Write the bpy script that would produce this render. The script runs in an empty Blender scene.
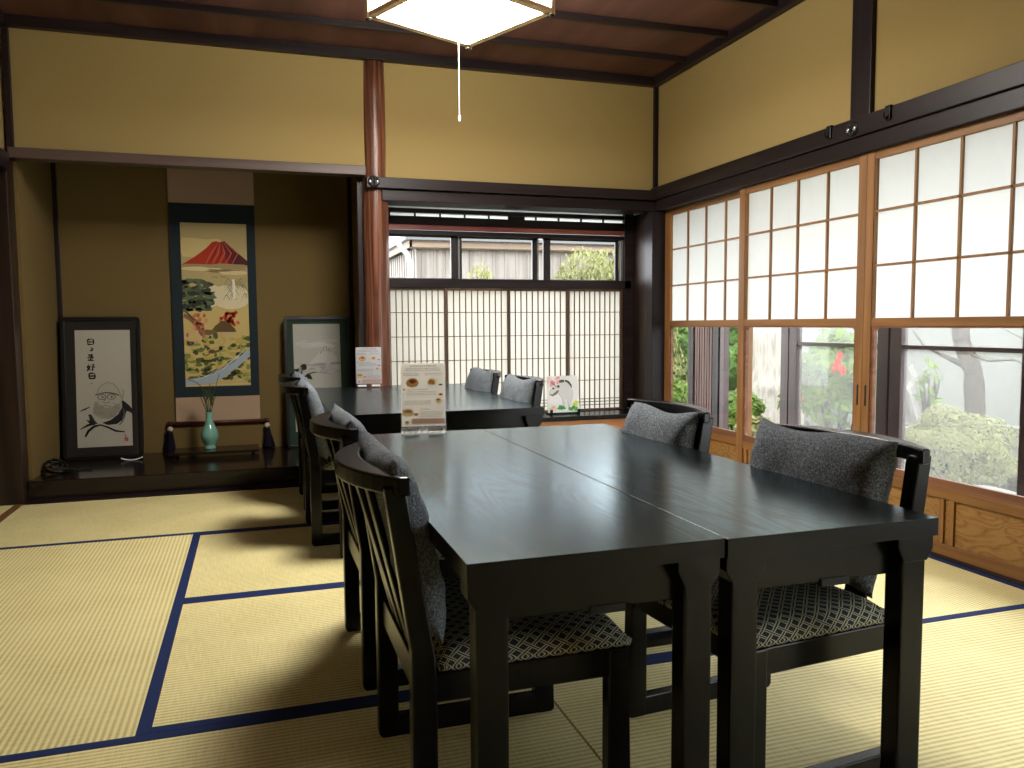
import bpy, bmesh, math, random
from mathutils import Vector, Matrix
sc = bpy.context.scene
COL = sc.collection
PI = math.pi
rnd = random.Random(7)

# ------------------------------------------------------------------ materials
def lin(c):
    if isinstance(c, str):
        c = [int(c[i:i+2], 16) for i in (0, 2, 4)]
    return tuple(((v/255)/12.92 if v/255 <= .04045 else ((v/255+.055)/1.055)**2.4) for v in c) + (1.0,)

class NT:
    """small node-tree helper"""
    def __init__(s, name):
        s.m = bpy.data.materials.new(name); s.m.use_nodes = True
        s.t = s.m.node_tree; s.t.nodes.clear()
        s.out = s.t.nodes.new('ShaderNodeOutputMaterial')
    def n(s, kind, ins=None, **props):
        nd = s.t.nodes.new('ShaderNode'+kind)
        for k, v in props.items(): setattr(nd, k, v)
        for k, v in (ins or {}).items():
            if hasattr(v, 'is_output') or isinstance(v, bpy.types.NodeSocket): s.t.links.new(v, nd.inputs[k])
            else: nd.inputs[k].default_value = v
        return nd
    def math(s, op, a, b=0.0, c=None):
        d = {0: a, 1: b}
        if c is not None: d[2] = c
        return s.n('Math', d, operation=op).outputs[0]
    def mix(s, f, a, b):
        nd = s.t.nodes.new('ShaderNodeMix'); nd.data_type = 'RGBA'
        for k, v in ((0, f), (6, a), (7, b)):
            if isinstance(v, bpy.types.NodeSocket): s.t.links.new(v, nd.inputs[k])
            else: nd.inputs[k].default_value = v
        return nd.outputs[2]
    def ramp(s, f, stops):
        nd = s.n('ValToRGB', {0: f}); e = nd.color_ramp.elements
        while len(e) < len(stops): e.new(0.5)
        for el, (p, c) in zip(e, stops):
            el.position = p; el.color = c
        return nd.outputs[0]
    def coord(s, scale=(1, 1, 1), rot=(0, 0, 0)):
        tc = s.n('TexCoord')
        return s.n('Mapping', {0: tc.outputs['Object'], 2: rot, 3: scale}).outputs[0]
    def noise(s, v, scale, detail=3, rough=.5, dist=0):
        return s.n('TexNoise', {'Vector': v, 'Scale': scale, 'Detail': detail, 'Roughness': rough, 'Distortion': dist}).outputs[0]
    def bump(s, h, strength, dist=.002):
        return s.n('Bump', {'Height': h, 'Strength': strength, 'Distance': dist}).outputs[0]
    def bsdf(s, color, rough=.5, normal=None, spec=.5, metal=0.0, coat=0.0, coat_r=.1, tint=(1, 1, 1, 1), ior=1.5):
        ins = {'Base Color': color, 'Roughness': rough, 'Specular Tint': tint, 'Specular IOR Level': spec, 'Metallic': metal,
               'IOR': ior, 'Coat Weight': coat, 'Coat Roughness': coat_r}
        if normal is not None: ins['Normal'] = normal
        return s.n('BsdfPrincipled', ins).outputs[0]
    def done(s, shader):
        s.t.links.new(shader, s.out.inputs[0]); return s.m

def plain(name, c, rough=.5, spec=.5, metal=0., var=.12, vs=30, bump=0., coat=0.):
    t = NT(name); co = t.coord(); nz = t.noise(co, vs, 4)
    a = lin(c); d = tuple(x*(1-var) for x in a[:3])+(1,)
    return t.done(t.bsdf(t.mix(nz, d, a), rough, t.bump(nz, bump) if bump else None, spec, metal, coat))

def wood(name, c1, c2, axis='Z', freq=26, stretch=.06, rough=.45, bump=.25, spec=.4, rings=5, coat=0.):
    """streaky grain running along axis"""
    t = NT(name)
    sc_ = {'X': (stretch, 1, 1), 'Y': (1, stretch, 1), 'Z': (1, 1, stretch)}[axis]
    co = t.coord(sc_)
    n1 = t.noise(co, freq*.25, 2, .5)
    r = t.math('FRACT', t.math('MULTIPLY', n1, rings))
    r = t.math('ABSOLUTE', t.math('SUBTRACT', r, .5))
    n2 = t.noise(co, freq*4, 4, .6)
    f = t.math('ADD', t.math('MULTIPLY', r, 1.1), t.math('MULTIPLY', n2, .45))
    col = t.ramp(f, [(.15, lin(c1)), (.8, lin(c2))])
    return t.done(t.bsdf(col, rough, t.bump(f, bump, .0015), spec, 0, coat))

def emis(name, c, strength):
    t = NT(name)
    return t.done(t.n('Emission', {0: lin(c), 1: strength}).outputs[0])

M = {}
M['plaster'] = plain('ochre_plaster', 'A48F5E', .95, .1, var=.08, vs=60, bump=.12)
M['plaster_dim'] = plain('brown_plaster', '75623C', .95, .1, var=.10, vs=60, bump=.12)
M['dark'] = wood('dark_stained_timber', '1A1416', '2E2526', 'Y', 22, .05, .38, .12, .2)
M['darkx'] = wood('dark_stained_timber_lengthwise', '1A1416', '2E2526', 'X', 22, .05, .38, .12, .2)
M['darkz'] = wood('dark_stained_timber_upright', '1A1416', '2C2325', 'Z', 22, .05, .38, .12, .2)
M['brown'] = wood('brown_board', '1E1513', '36261F', 'Z', 20, .06, .35, .2)
M['lintel'] = wood('grey_brown_lintel', '463833', '5E4E48', 'X', 24, .04, .45, .15)
M['alcove'] = wood('black_brown_lacquer_board', '17110F', '271D19', 'X', 16, .05, .16, .05, .32)
M['pillar'] = wood('red_brown_pillar_wood', '3C2018', '86543C', 'Z', 60, .02, .3, .9, .5, 10)
M['cedar'] = wood('orange_brown_cedar', '7C5630', '986C40', 'Z', 34, .05, .5, .12)
M['cedary'] = wood('orange_brown_cedar_rail', '78522C', '92673A', 'Y', 34, .05, .5, .12)
M['redcedar'] = wood('reddish_inner_frame', '6A4432', '865A44', 'Y', 34, .05, .5, .1)
M['redrail'] = wood('reddish_rail', '6A3026', '8A4A3C', 'X', 34, .05, .45, .1)
M['lattice'] = wood('dark_lattice_wood', '4A3A2E', '6A5442', 'Z', 30, .05, .55, .1)
M['lframe'] = wood('red_brown_lattice_frame', '402C20', '5C4434', 'Z', 30, .05, .5, .1)
M['ceil'] = wood('red_brown_ceiling_boards', '4C322E', '6A4A42', 'Y', 9, .1, .6, .15, .25, 4)
M['sill_orange'] = wood('orange_sill_wood', '9A6238', 'BC8455', 'X', 30, .05, .5, .1)
M['black'] = wood('black_lacquered_wood', '060708', '0B0D0F', 'Z', 30, .06, .25, .05, .26, 5)
M['alu'] = plain('dark_bronze_aluminium', '2A2627', .4, .5, .3, .1)
M['alu2'] = plain('grey_brown_sash', '55494A', .45, .5, .2, .1)
M['alu_light'] = plain('grey_aluminium', '8A8A8C', .4, .5, .5, .1)
M['navy'] = plain('navy_cloth_border', '20305E', .85, .2, var=.3, vs=400, bump=.2)
M['threshold'] = wood('brown_threshold', '6A4A2C', '8A6440', 'Y', 24, .05, .5, .1)
M['iron'] = plain('black_iron', '1B1A1A', .4, .5, .6, .2)
M['steel'] = plain('polished_steel', 'B8B8B8', .25, .5, .9, .05)

# figured koshi panel
t = NT('figured_panel_wood'); co = t.coord((1, 1.1, 2.6))
n1 = t.noise(co, 3.2, 2, .5, .6)
r = t.math('ABSOLUTE', t.math('SUBTRACT', t.math('FRACT', t.math('MULTIPLY', n1, 12)), .5))
f = t.math('ADD', t.math('MULTIPLY', r, 1.2), t.math('MULTIPLY', t.noise(co, 60, 3), .4))
M['figured'] = t.done(t.bsdf(t.ramp(f, [(.1, lin('74502A')), (.4, lin('90683A')), (.8, lin('9C7646'))]), .5, t.bump(f, .1), .35))

# tatami: fine ribs along the mat's long axis
def tatami(name, axis):
    t = NT(name); tc = t.n('TexCoord'); sp = t.n('SeparateXYZ', {0: tc.outputs['Object']})
    a = sp.outputs[1 if axis == 'X' else 0]
    wob = t.math('MULTIPLY', t.noise(tc.outputs['Object'], 6, 2), .004)
    s_ = t.math('SINE', t.math('MULTIPLY', t.math('ADD', a, wob), 2*PI/.0165))
    s_ = t.math('ADD', t.math('MULTIPLY', s_, .5), .5)
    st = t.n('Mapping', {0: tc.outputs['Object'], 3: ((1, .12, 1) if axis == 'Y' else (.12, 1, 1))}).outputs[0]
    st2 = t.n('Mapping', {0: tc.outputs['Object'], 3: ((.08, 1, 1) if axis == 'Y' else (1, .08, 1))}).outputs[0]
    nz = t.noise(st2, 170, 3, .6); big = t.noise(tc.outputs['Object'], 3.5, 3)
    f = t.math('ADD', t.math('MULTIPLY', s_, .45), t.math('ADD', t.math('MULTIPLY', nz, .45), t.math('MULTIPLY', big, .35)))
    col = t.ramp(f, [(.22, lin('B0A066')), (.62, lin('E2D496')), (.98, lin('F2E6AE'))])
    return t.done(t.bsdf(col, .62, t.bump(t.math('ADD', s_, t.math('MULTIPLY', nz, .5)), .35, .0018), .3))
M['tatami_x'] = tatami('woven_rush_mat_across', 'X')
M['tatami_y'] = tatami('woven_rush_mat_lengthwise', 'Y')

# table top: black stained ash, open grain in the gloss
t = NT('black_ash_tabletop'); co = t.coord((4.2, .42, 1))
n1 = t.noise(co, 1.5, 2, .4, .25)
n1 = t.math('ADD', n1, t.math('MULTIPLY', t.noise(t.coord((40, 3, 1)), 2.0, 2), .012))
r = t.math('FRACT', t.math('MULTIPLY', n1, 30))
g = t.math('POWER', t.math('ABSOLUTE', t.math('SUBTRACT', t.math('MULTIPLY', r, 2), 1)), 1.6)
pores = t.noise(t.coord((160, 6, 1)), 4, 3, .7)
f = t.math('MULTIPLY', g, t.math('ADD', .3, pores))
M['top'] = t.done(t.bsdf(t.ramp(f, [(.1, lin('07090A')), (.9, lin('141719'))]), t.math('ADD', .18, t.math('MULTIPLY', f, .05)), t.bump(f, .06, .0005), t.math('SUBTRACT', 1.0, t.math('MULTIPLY', f, .65)), tint=(.74, .92, 1, 1), ior=2.6))

# seat fabric: woven pairs of pale lines on navy
t = NT('navy_seat_cloth_with_yellow_lattice'); tc = t.n('TexCoord'); sp = t.n('SeparateXYZ', {0: tc.outputs['Object']})
sn = t.n('SeparateXYZ', {0: tc.outputs['Normal']}); drop = t.math('SUBTRACT', .385, sp.outputs[2])
x = t.math('ADD', sp.outputs[0], t.math('MULTIPLY', sn.outputs[0], drop)); y = t.math('ADD', sp.outputs[1], t.math('MULTIPLY', sn.outputs[1], drop))
P = .034
u = t.math('DIVIDE', t.math('ADD', x, y), P); v = t.math('DIVIDE', t.math('SUBTRACT', x, y), P)
def pair(a):
    fr = t.math('ABSOLUTE', t.math('SUBTRACT', t.math('FRACT', t.math('ADD', a, 50)), .5))
    return fr
fu, fv = pair(u), pair(v)
def band(fr, lo, hi): return t.math('MULTIPLY', t.math('GREATER_THAN', fr, lo), t.math('LESS_THAN', fr, hi))
lu = band(fu, .07, .19); lv = band(fv, .07, .19)
su = t.math('LESS_THAN', fu, .20); sv = t.math('LESS_THAN', fv, .20)
chk = t.math('MODULO', t.math('ADD', t.math('FLOOR', t.math('ADD', u, 50)), t.math('FLOOR', t.math('ADD', v, 50))), 2)
ink = t.math('GREATER_THAN', chk, .5)
only_u = t.math('MULTIPLY', lu, t.math('SUBTRACT', 1, t.math('MULTIPLY', sv, ink)))
only_v = t.math('MULTIPLY', lv, t.math('SUBTRACT', 1, t.math('MULTIPLY', su, t.math('SUBTRACT', 1, ink))))
ln = t.math('MINIMUM', t.math('ADD', only_u, only_v), 1)
fine = t.noise(tc.outputs['Object'], 500, 2)
bg = t.mix(fine, lin('23262C'), lin('343A44'))
M['seat'] = t.done(t.bsdf(t.mix(ln, bg, lin('B6B698')), .85, t.bump(t.math('ADD', ln, fine), .25, .001), .25))

# tweed cushions
def tweed(name, dark, light):
    t = NT(name); tc = t.n('TexCoord')
    a = t.noise(t.n('Mapping', {0: tc.outputs['Object'], 3: (1, 1, .6)}).outputs[0], 420, 2, .6)
    b = t.noise(tc.outputs['Object'], 150, 2, .6)
    f = t.math('ADD', t.math('MULTIPLY', a, .75), t.math('MULTIPLY', b, .25))
    return t.done(t.bsdf(t.ramp(f, [(.33, lin(dark)), (.5, lin('62686E')), (.68, lin(light))]), .9, t.bump(f, .35, .0015), .15))
M['tweed'] = tweed('grey_tweed', '2E3237', 'A6ADB3')

# shoji paper: thin, lets daylight through
def paper(name, c, tr=.6):
    t = NT(name); nz = t.noise(t.coord(), 25, 5, .6)
    col = t.mix(nz, tuple(k*.94 for k in lin(c)[:3])+(1,), lin(c))
    d = t.n('BsdfDiffuse', {0: col}).outputs[0]; tl = t.n('BsdfTranslucent', {0: col}).outputs[0]
    return t.done(t.n('MixShader', {0: tr, 1: d, 2: tl}).outputs[0])
M['paper'] = paper('white_shoji_paper', 'E4E6E2', .66)
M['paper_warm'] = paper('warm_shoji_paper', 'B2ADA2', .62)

def glass(name, ior=1.3, dust=0.0, tint='FFFFFF'):
    t = NT(name)
    tr = t.n('BsdfTransparent', {0: lin(tint)}).outputs[0]; gl = t.n('BsdfGlossy', {0: (1, 1, 1, 1), 1: .02}).outputs[0]
    bf = t.n('NewGeometry').outputs['Backfacing']
    fr = t.n('Fresnel', {0: t.math('ADD', ior, t.math('MULTIPLY', bf, 1/ior-ior))}).outputs[0]
    s_ = t.n('MixShader', {0: fr, 1: tr, 2: gl}).outputs[0]
    if dust:
        df = t.n('BsdfTranslucent', {0: (.92, .92, .90, 1)}).outputs[0]
        nz = t.noise(t.coord(), 3, 5, .7)
        s_ = t.n('MixShader', {0: t.math('MULTIPLY', t.math('ADD', .65, t.math('MULTIPLY', nz, .7)), dust), 1: s_, 2: df}).outputs[0]
    return t.done(s_)
M['glass'] = glass('clear_glass')
M['dusty'] = glass('dusty_hazy_glass', dust=.13)
M['acrylic'] = glass('clear_acrylic', 1.45, .06)
M['picglass'] = glass('picture_glass', 1.4)

M['frame_black'] = plain('black_picture_frame', '121111', .35, .5, var=.2)
M['mat_dark'] = plain('charcoal_mat', '302D2C', .9, .1, var=.1, vs=200)
M['mat_green'] = plain('dark_green_mat', '33443A', .9, .1, var=.12, vs=200)
M['scroll_cream'] = plain('pinkish_beige_scroll_silk', 'B49A80', .9, .1, var=.08, vs=300)
M['scroll_navy'] = plain('dark_slate_scroll_silk', '2A3338', .85, .15, var=.15, vs=300)
M['rod'] = wood('dark_red_scroll_rod', '3A1A14', '5A2C20', 'X', 30, .05, .35, .1)
M['celadon'] = plain('celadon_glaze', '7FB5A4', .12, .6, var=.15, vs=18, coat=.6)
M['stem_green'] = plain('dark_green_stem', '3C4A2A', .6, .3, var=.3)
M['tassel'] = plain('dark_indigo_silk_thread', '1E1A2A', .9, .1, var=.5, vs=200, bump=.4)
M['pearl'] = plain('ivory_bead', 'C8BEAA', .3, .5)
M['white'] = plain('white_card', 'E8E8E4', .7, .2, var=.03)
M['cable'] = plain('black_rubber_cable', '131313', .45, .4)
M['lampwood'] = wood('pale_lamp_frame_wood', 'D2B692', 'EAD6BA', 'X', 30, .06, .5, .1)
M['diffuser'] = emis('lit_white_diffuser', 'FFFAF2', 36)
M['diffuser_side'] = emis('lit_white_lamp_side', 'FFF8EC', 11)
M['stone'] = plain('grey_garden_stone', '86847E', .9, .2, var=.5, vs=7, bump=.8)
M['ground'] = plain('pale_gravel_and_moss', '6E6C5C', .95, .1, var=.45, vs=9, bump=.5)
M['conc'] = plain('pale_garden_wall_render', '80827C', .9, .1, var=.15, vs=3)
M['bark'] = wood('pale_streaked_bark', '857F76', 'AEA99F', 'Z', 70, .2, .95, .7, .1, 2)
M['bark_dark'] = plain('dark_branch_bark', '544C44', .95, .1, var=.5, vs=20, bump=.6)
def leaf(name, c, c2):
    t = NT(name); nz = t.noise(t.coord(), 14, 2)
    col = t.mix(nz, lin(c), lin(c2))
    d = t.n('BsdfDiffuse', {0: col}).outputs[0]; tl = t.n('BsdfTranslucent', {0: col}).outputs[0]
    return t.done(t.n('MixShader', {0: .35, 1: d, 2: tl}).outputs[0])
M['leaf_pale'] = leaf('pale_yellow_green_leaves', '74764A', '96986E')
M['leaf_mid'] = leaf('fresh_green_leaves', '526C32', '7A8E4A')
M['leaf_deep'] = leaf('mid_green_leaves', '3C5C2A', '627C44')
M['flower'] = leaf('red_azalea_petals', 'C03424', 'D04A38')
M['housewood'] = wood('weathered_board_wall', '78726C', '908A84', 'Z', 20, .05, .8, .2, .2)
M['shutter'] = wood('pinkish_brown_shutter_boards', '4E3834', '6A504A', 'Z', 24, .05, .6, .1)
M['fascia'] = wood('brown_eave_board', '7E6E60', '928274', 'X', 20, .05, .7, .1, .2)
M['roofing'] = plain('grey_metal_roof', '5E6062', .5, .4)
M['pvc'] = plain('pale_grey_downpipe', 'A2A6AA', .4, .4, var=.04)

# ------------------------------------------------------------------ mesh helpers
class MB:
    def __init__(s): s.v = []; s.f = []; s.m = []
    def add(s, vs, fs, mi=0):
        b = len(s.v); s.v += [tuple(p) for p in vs]; s.f += [tuple(b+i for i in f) for f in fs]; s.m += [mi]*len(fs); return s
    def box(s, x0, y0, z0, x1, y1, z1, mi=0):
        vs = [(x, y, z) for x in (x0, x1) for y in (y0, y1) for z in (z0, z1)]
        return s.add(vs, [(0, 1, 3, 2), (4, 6, 7, 5), (0, 4, 5, 1), (2, 3, 7, 6), (0, 2, 6, 4), (1, 5, 7, 3)], mi)
    def prism(s, pts, axis, a, b, mi=0):
        """2-D outline extruded along axis: Y takes (x,z), X takes (y,z), Z takes (x,y)"""
        def P(p, t): return {'Y': (p[0], t, p[1]), 'X': (t, p[0], p[1]), 'Z': (p[0], p[1], t)}[axis]
        n = len(pts); vs = [P(p, a) for p in pts]+[P(p, b) for p in pts]
        return s.add(vs, [tuple(range(n)), tuple(range(2*n-1, n-1, -1))]+[(i, i+n, (i+1) % n+n, (i+1) % n) for i in range(n)], mi)
    def lathe(s, prof, n=32, c=(0, 0, 0), mi=0):
        vs = []; fs = []
        for r, z in prof:
            for i in range(n):
                a = 2*PI*i/n; vs.append((c[0]+r*math.cos(a), c[1]+r*math.sin(a), c[2]+z))
        for j in range(len(prof)-1):
            for i in range(n):
                k = (i+1) % n; fs.append((j*n+i, j*n+k, (j+1)*n+k, (j+1)*n+i))
        fs.append(tuple(range(n-1, -1, -1))); fs.append(tuple((len(prof)-1)*n+i for i in range(n)))
        return s.add(vs, fs, mi)
    def tube(s, pts, r, n=8, mi=0):
        pts = [Vector(p) for p in pts]; R = r if isinstance(r, (list, tuple)) else [r]*len(pts)
        vs = []; fs = []; up = Vector((0.13, .27, 1)).normalized()
        for i, p in enumerate(pts):
            d = (pts[min(i+1, len(pts)-1)]-pts[max(i-1, 0)]).normalized()
            a = d.cross(up)
            if a.length < 1e-3: a = d.cross(Vector((1, 0, 0)))
            a.normalize(); b = a.cross(d)
            for k in range(n):
                t = 2*PI*k/n; vs.append(p+a*(R[i]*math.cos(t))+b*(R[i]*math.sin(t)))
        for i in range(len(pts)-1):
            for k in range(n):
                k2 = (k+1) % n; fs.append((i*n+k, i*n+k2, (i+1)*n+k2, (i+1)*n+k))
        fs.append(tuple(range(n-1, -1, -1))); fs.append(tuple((len(pts)-1)*n+k for k in range(n)))
        return s.add(vs, fs, mi)
    def quad(s, a, b, c, d, mi=0): return s.add([a, b, c, d], [(0, 1, 2, 3)], mi)
    def sphere(s, c, r, nu=16, nv=10, mi=0):
        rx, ry, rz = r if isinstance(r, (tuple, list)) else (r, r, r)
        prof = [(max(1e-4, math.sin(PI*j/nv)), -math.cos(PI*j/nv)) for j in range(nv+1)]
        b = len(s.v); s.lathe(prof, nu, (0, 0, 0), mi)
        s.v[b:] = [(c[0]+x*rx, c[1]+y*ry, c[2]+z*rz) for x, y, z in s.v[b:]]
        return s
    def build(s, name, mat, parent=None, bevel=0, seg=2, smooth=False, loc=None, recalc=True):
        me = bpy.data.meshes.new(name); me.from_pydata(s.v, [], s.f)
        for m in (mat if isinstance(mat, (list, tuple)) else [mat]): me.materials.append(M[m] if isinstance(m, str) else m)
        me.polygons.foreach_set('material_index', s.m)
        if recalc:
            bm = bmesh.new(); bm.from_mesh(me); bmesh.ops.recalc_face_normals(bm, faces=bm.faces); bm.to_mesh(me); bm.free()
        if smooth: me.polygons.foreach_set('use_smooth', [True]*len(me.polygons))
        o = bpy.data.objects.new(name, me); COL.objects.link(o)
        if parent: o.parent = parent
        if loc: o.location = loc
        if bevel:
            b = o.modifiers.new('edge', 'BEVEL'); b.width = bevel; b.segments = seg; b.limit_method = 'ANGLE'; b.angle_limit = .6
        return o

def tag(o, label, cat, group=None, kind=None):
    o['label'] = label; o['category'] = cat
    if group: o['group'] = group
    if kind: o['kind'] = kind
    return o
def thing(name, label, cat, loc=(0, 0, 0), rz=0, group=None, kind=None):
    o = bpy.data.objects.new(name, None); COL.objects.link(o); o.empty_display_size = .1
    o.location = loc; o.rotation_euler = (0, 0, rz)
    return tag(o, label, cat, group, kind)
def struct(o, label, cat): return tag(o, label, cat, None, 'structure')
def copy_tree(o, parent=None):
    c = o.copy(); COL.objects.link(c)
    if parent: c.parent = parent
    for ch in list(o.children): copy_tree(ch, c)
    return c

_paint = {}
def paint(c, thin=False):
    k = c+('t' if thin else '')
    if k not in _paint:
        if thin:      # printed on paper thin enough for light to come through
            t = NT('print_'+c); d = t.n('BsdfDiffuse', {0: lin(c)}).outputs[0]; tl = t.n('BsdfTranslucent', {0: lin(c)}).outputs[0]
            _paint[k] = t.done(t.n('MixShader', {0: .5, 1: d, 2: tl}).outputs[0])
        else: _paint[k] = plain('paint_'+c, c, .85, .1, var=.14, vs=90)
    return _paint[k]

class Art:
    """flat picture in its own XZ plane, facing -Y: paint patches laid over one another"""
    def __init__(s, w, h, base): s.w, s.h = w, h; s.mb = MB(); s.cols = []; s.y = 0.0; s.poly([(0, 0), (1, 0), (1, 1), (0, 1)], base)
    def ci(s, c):
        if c not in s.cols: s.cols.append(c)
        return s.cols.index(c)
    def step(s): s.y -= .00006
    def poly(s, pts, c, step=True):
        s.mb.add([((min(1, max(0, u))-.5)*s.w, s.y, min(1, max(0, v))*s.h) for u, v in pts], [tuple(range(len(pts)))], s.ci(c))
        if step: s.step()
    def stroke(s, pts, wid, c, step=True):
        W = wid if isinstance(wid, (list, tuple)) else [wid]*len(pts)
        P = [Vector((u*s.w, v*s.h)) for u, v in pts]; vs = []
        for i, p in enumerate(P):
            d = P[min(i+1, len(P)-1)]-P[max(i-1, 0)]
            n = Vector((-d.y, d.x)).normalized()*W[min(i, len(W)-1)]*s.w*.5
            for q in (p+n, p-n):
                vs.append((min(s.w, max(0, q.x))-s.w*.5, s.y, min(s.h, max(0, q.y))))
        s.mb.add(vs, [(2*i, 2*i+1, 2*i+3, 2*i+2) for i in range(len(P)-1)], s.ci(c))
        if step: s.step()
    def blob(s, u, v, ru, rv, c, n=14, jag=0., seed=0, step=True):
        r = random.Random(seed); pts = []
        for i in range(n):
            k = 1+r.uniform(-jag, jag); a = 2*PI*i/n
            pts.append((u+ru*k*math.cos(a), v+rv*k*math.sin(a)))
        s.poly(pts, c, step)
    def textline(s, u0, u1, v, h, c, seed=0):
        r = random.Random(seed); u = u0; cw = h*s.h/s.w
        while u+cw*.7 < u1:
            w = cw*r.uniform(.6, .95)
            k = r.randrange(3)
            a, b = v-h*.5, v+h*.5
            for j in range(3):
                y = a+(b-a)*(j+.15)/3
                if r.random() < .8: s.poly([(u, y), (u+w*.85, y), (u+w*.85, y+h*.14), (u, y+h*.14)], c, False)
            x = u+w*r.uniform(.1, .7); s.poly([(x, a), (x+w*.16, a), (x+w*.16, b), (x, b)], c, False)
            u += cw*1.08
        s.step()
    def build(s, name, parent=None, thin=False): return s.mb.build(name, [paint(c, thin) for c in s.cols], parent, recalc=False)
# ------------------------------------------------------------------ the room
XR, YB, ZC = 2.76, 5.2, 2.715
XL, YF = -1.29, -2.2
_tn = [0]
def trim(label, mat, *boxes, bevel=.003, cat='trim'):
    _tn[0] += 1
    m = MB()
    for b in boxes: m.box(*b)
    return struct(m.build('trim_%d' % _tn[0], mat, bevel=bevel), label, cat)

struct(MB().box(-3.6, YF, -.12, XR+.1, 5.25, -.03).box(XL, YF, -.03, 2.735, 1.045, 0).box(-3.6, YF, -.03, -1.315, 5.13, 0).build('floor', 'tatami_x'), 'straw coloured floor beneath the tatami mats', 'floor')

def mat_thing(x0, x1, y0, y1, axis, label):
    cx, cy = (x0+x1)/2, (y0+y1)/2
    t = thing('tatami_mat', label, 'tatami mat', (cx, cy, -.03), 0, 'tatami mats on the floor')
    hx, hy, b, g = (x1-x0)/2-.0008, (y1-y0)/2-.0008, .033, .0006
    if axis == 'X':
        MB().box(-hx, -hy+b, 0, hx, hy-b, .03).build('rush_surface', 'tatami_x', t)
        for s in (-1, 1):
            MB().box(-hx, min(s*hy, s*(hy-b+g)), 0, hx, max(s*hy, s*(hy-b+g)), .0315).build('cloth_border', 'navy', t)
    else:
        MB().box(-hx+b, -hy, 0, hx-b, hy, .03).build('rush_surface', 'tatami_y', t)
        for s in (-1, 1):
            MB().box(min(s*hx, s*(hx-b+g)), -hy, 0, max(s*hx, s*(hx-b+g)), hy, .0315).build('cloth_border', 'navy', t)
mat_thing(-1.27, -.272, 2.085, 4.09, 'Y', 'straw tatami mat lying lengthwise on the open floor at left, fine ribs')
mat_thing(-.272, 1.75, 3.0875, 4.09, 'X', 'straw tatami mat under the gap between the two table groups')
mat_thing(-.272, 1.75, 2.085, 3.0875, 'X', 'straw tatami mat under the far half of the near tables')
mat_thing(1.75, 2.735, 2.085, 4.09, 'Y', 'straw tatami mat lengthwise along the sliding glass doors')
mat_thing(-1.27, .723, 4.09, 5.128, 'X', 'straw tatami mat along the front of the alcove step')
mat_thing(.725, 2.735, 4.09, 5.128, 'X', 'straw tatami mat under the far tables below the back window')
mat_thing(-1.27, .7285, 1.046, 2.085, 'X', 'straw tatami mat in the foreground at left, under the nearest left chair')
mat_thing(.7335, 2.735, 1.046, 2.085, 'X', 'straw tatami mat in the foreground at right, under the nearest right chair')

ceil = struct(MB().box(-1.45, YF, ZC, 2.95, 5.35, ZC+.04).build('ceiling', 'ceil'), 'red brown board ceiling with dark battens', 'ceiling')
for k in range(1, 15):
    y = YB-.475*k
    trim('dark ceiling batten running across the red brown boards', 'darkx', (XL, y-.018, ZC-.035, XR, y+.018, ZC), cat='batten')
trim('dark moulding between ceiling and back wall', 'darkx', (XL, YB-.05, 2.655, XR, YB, ZC))
trim('dark moulding between ceiling and window wall', 'dark', (XR-.05, YF, 2.655, XR, YB-.05, ZC))
trim('dark moulding between ceiling and left wall', 'dark', (XL, YF, 2.655, XL+.04, YB-.05, ZC))

struct(MB().box(-1.4, YB, 1.975, .72, YB+.06, 2.70).box(.72, YB, 1.86, XR+.06, YB+.06, 2.70).build('wall_back', 'plaster'), 'ochre plaster wall above alcove and back window', 'wall')
struct(MB().box(XR, YF, 1.86, XR+.06, YB, 2.70).build('wall_right', 'plaster'), 'ochre plaster wall above the sliding shoji doors', 'wall')
w = MB().box(XL-.06, YF, 1.9, XL, YB, 2.70).box(XL-.06, YF, 0, XL, 1.6, 1.9)
struct(w.build('wall_left', 'plaster'), 'ochre plaster wall at the left edge', 'wall')
w = MB().box(XL, YF-.06, 0, XR, YF, 2.7)
struct(w.build('wall_front', 'plaster'), 'ochre plaster wall behind the camera', 'wall')
# neighbouring room beyond the open side
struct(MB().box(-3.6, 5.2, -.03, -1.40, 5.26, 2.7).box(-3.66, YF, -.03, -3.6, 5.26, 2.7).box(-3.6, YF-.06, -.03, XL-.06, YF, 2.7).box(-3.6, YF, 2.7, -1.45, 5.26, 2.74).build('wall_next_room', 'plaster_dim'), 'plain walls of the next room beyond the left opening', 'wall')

# timbers
trim('dark lintel rail above the sliding shoji doors', 'dark', (XR-.042, YF, 1.868, XR+.02, YB+.04, 1.955), cat='beam')
trim('dark grooved head rail directly above the shoji doors', 'dark', (XR-.025, YF, 1.79, XR+.09, YB+.04, 1.866), cat='beam')
trim('dark lintel rail above the back window', 'darkx', (.70, YB-.075, 1.862, XR-.042, YB, 1.93), cat='beam')
trim('dark head rail under the lintel of the back window', 'darkx', (.80, YB-.045, 1.79, XR-.03, YB+.1, 1.86), cat='beam')
trim('dark upright post on the plaster above the shoji doors', 'darkz', (XR-.025, 3.09, 1.955, XR+.01, 3.22, 2.655), cat='post')
trim('narrow dark corner post above the lintels', 'darkz', (XR-.03, YB-.03, 1.93, XR, YB, 2.655), cat='post')
trim('dark corner post between window recess and shoji doors', 'darkz', (2.695, YB-.07, 0, XR+.04, YB+.02, 1.79), cat='post')
trim('narrow dark post at the left end of the alcove plaster', 'darkz', (-1.275, YB-.03, 1.93, -1.243, YB+.01, 2.655), cat='post')
trim('dark red brown post at the left end of the alcove', 'brown', (-1.42, YB-.09, 0, -1.268, YB+.05, 1.97), cat='post')
trim('dark rail along the left wall', 'dark', (XL-.02, YF, 1.86, XL+.04, YB-.09, 1.955), cat='beam')
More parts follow.
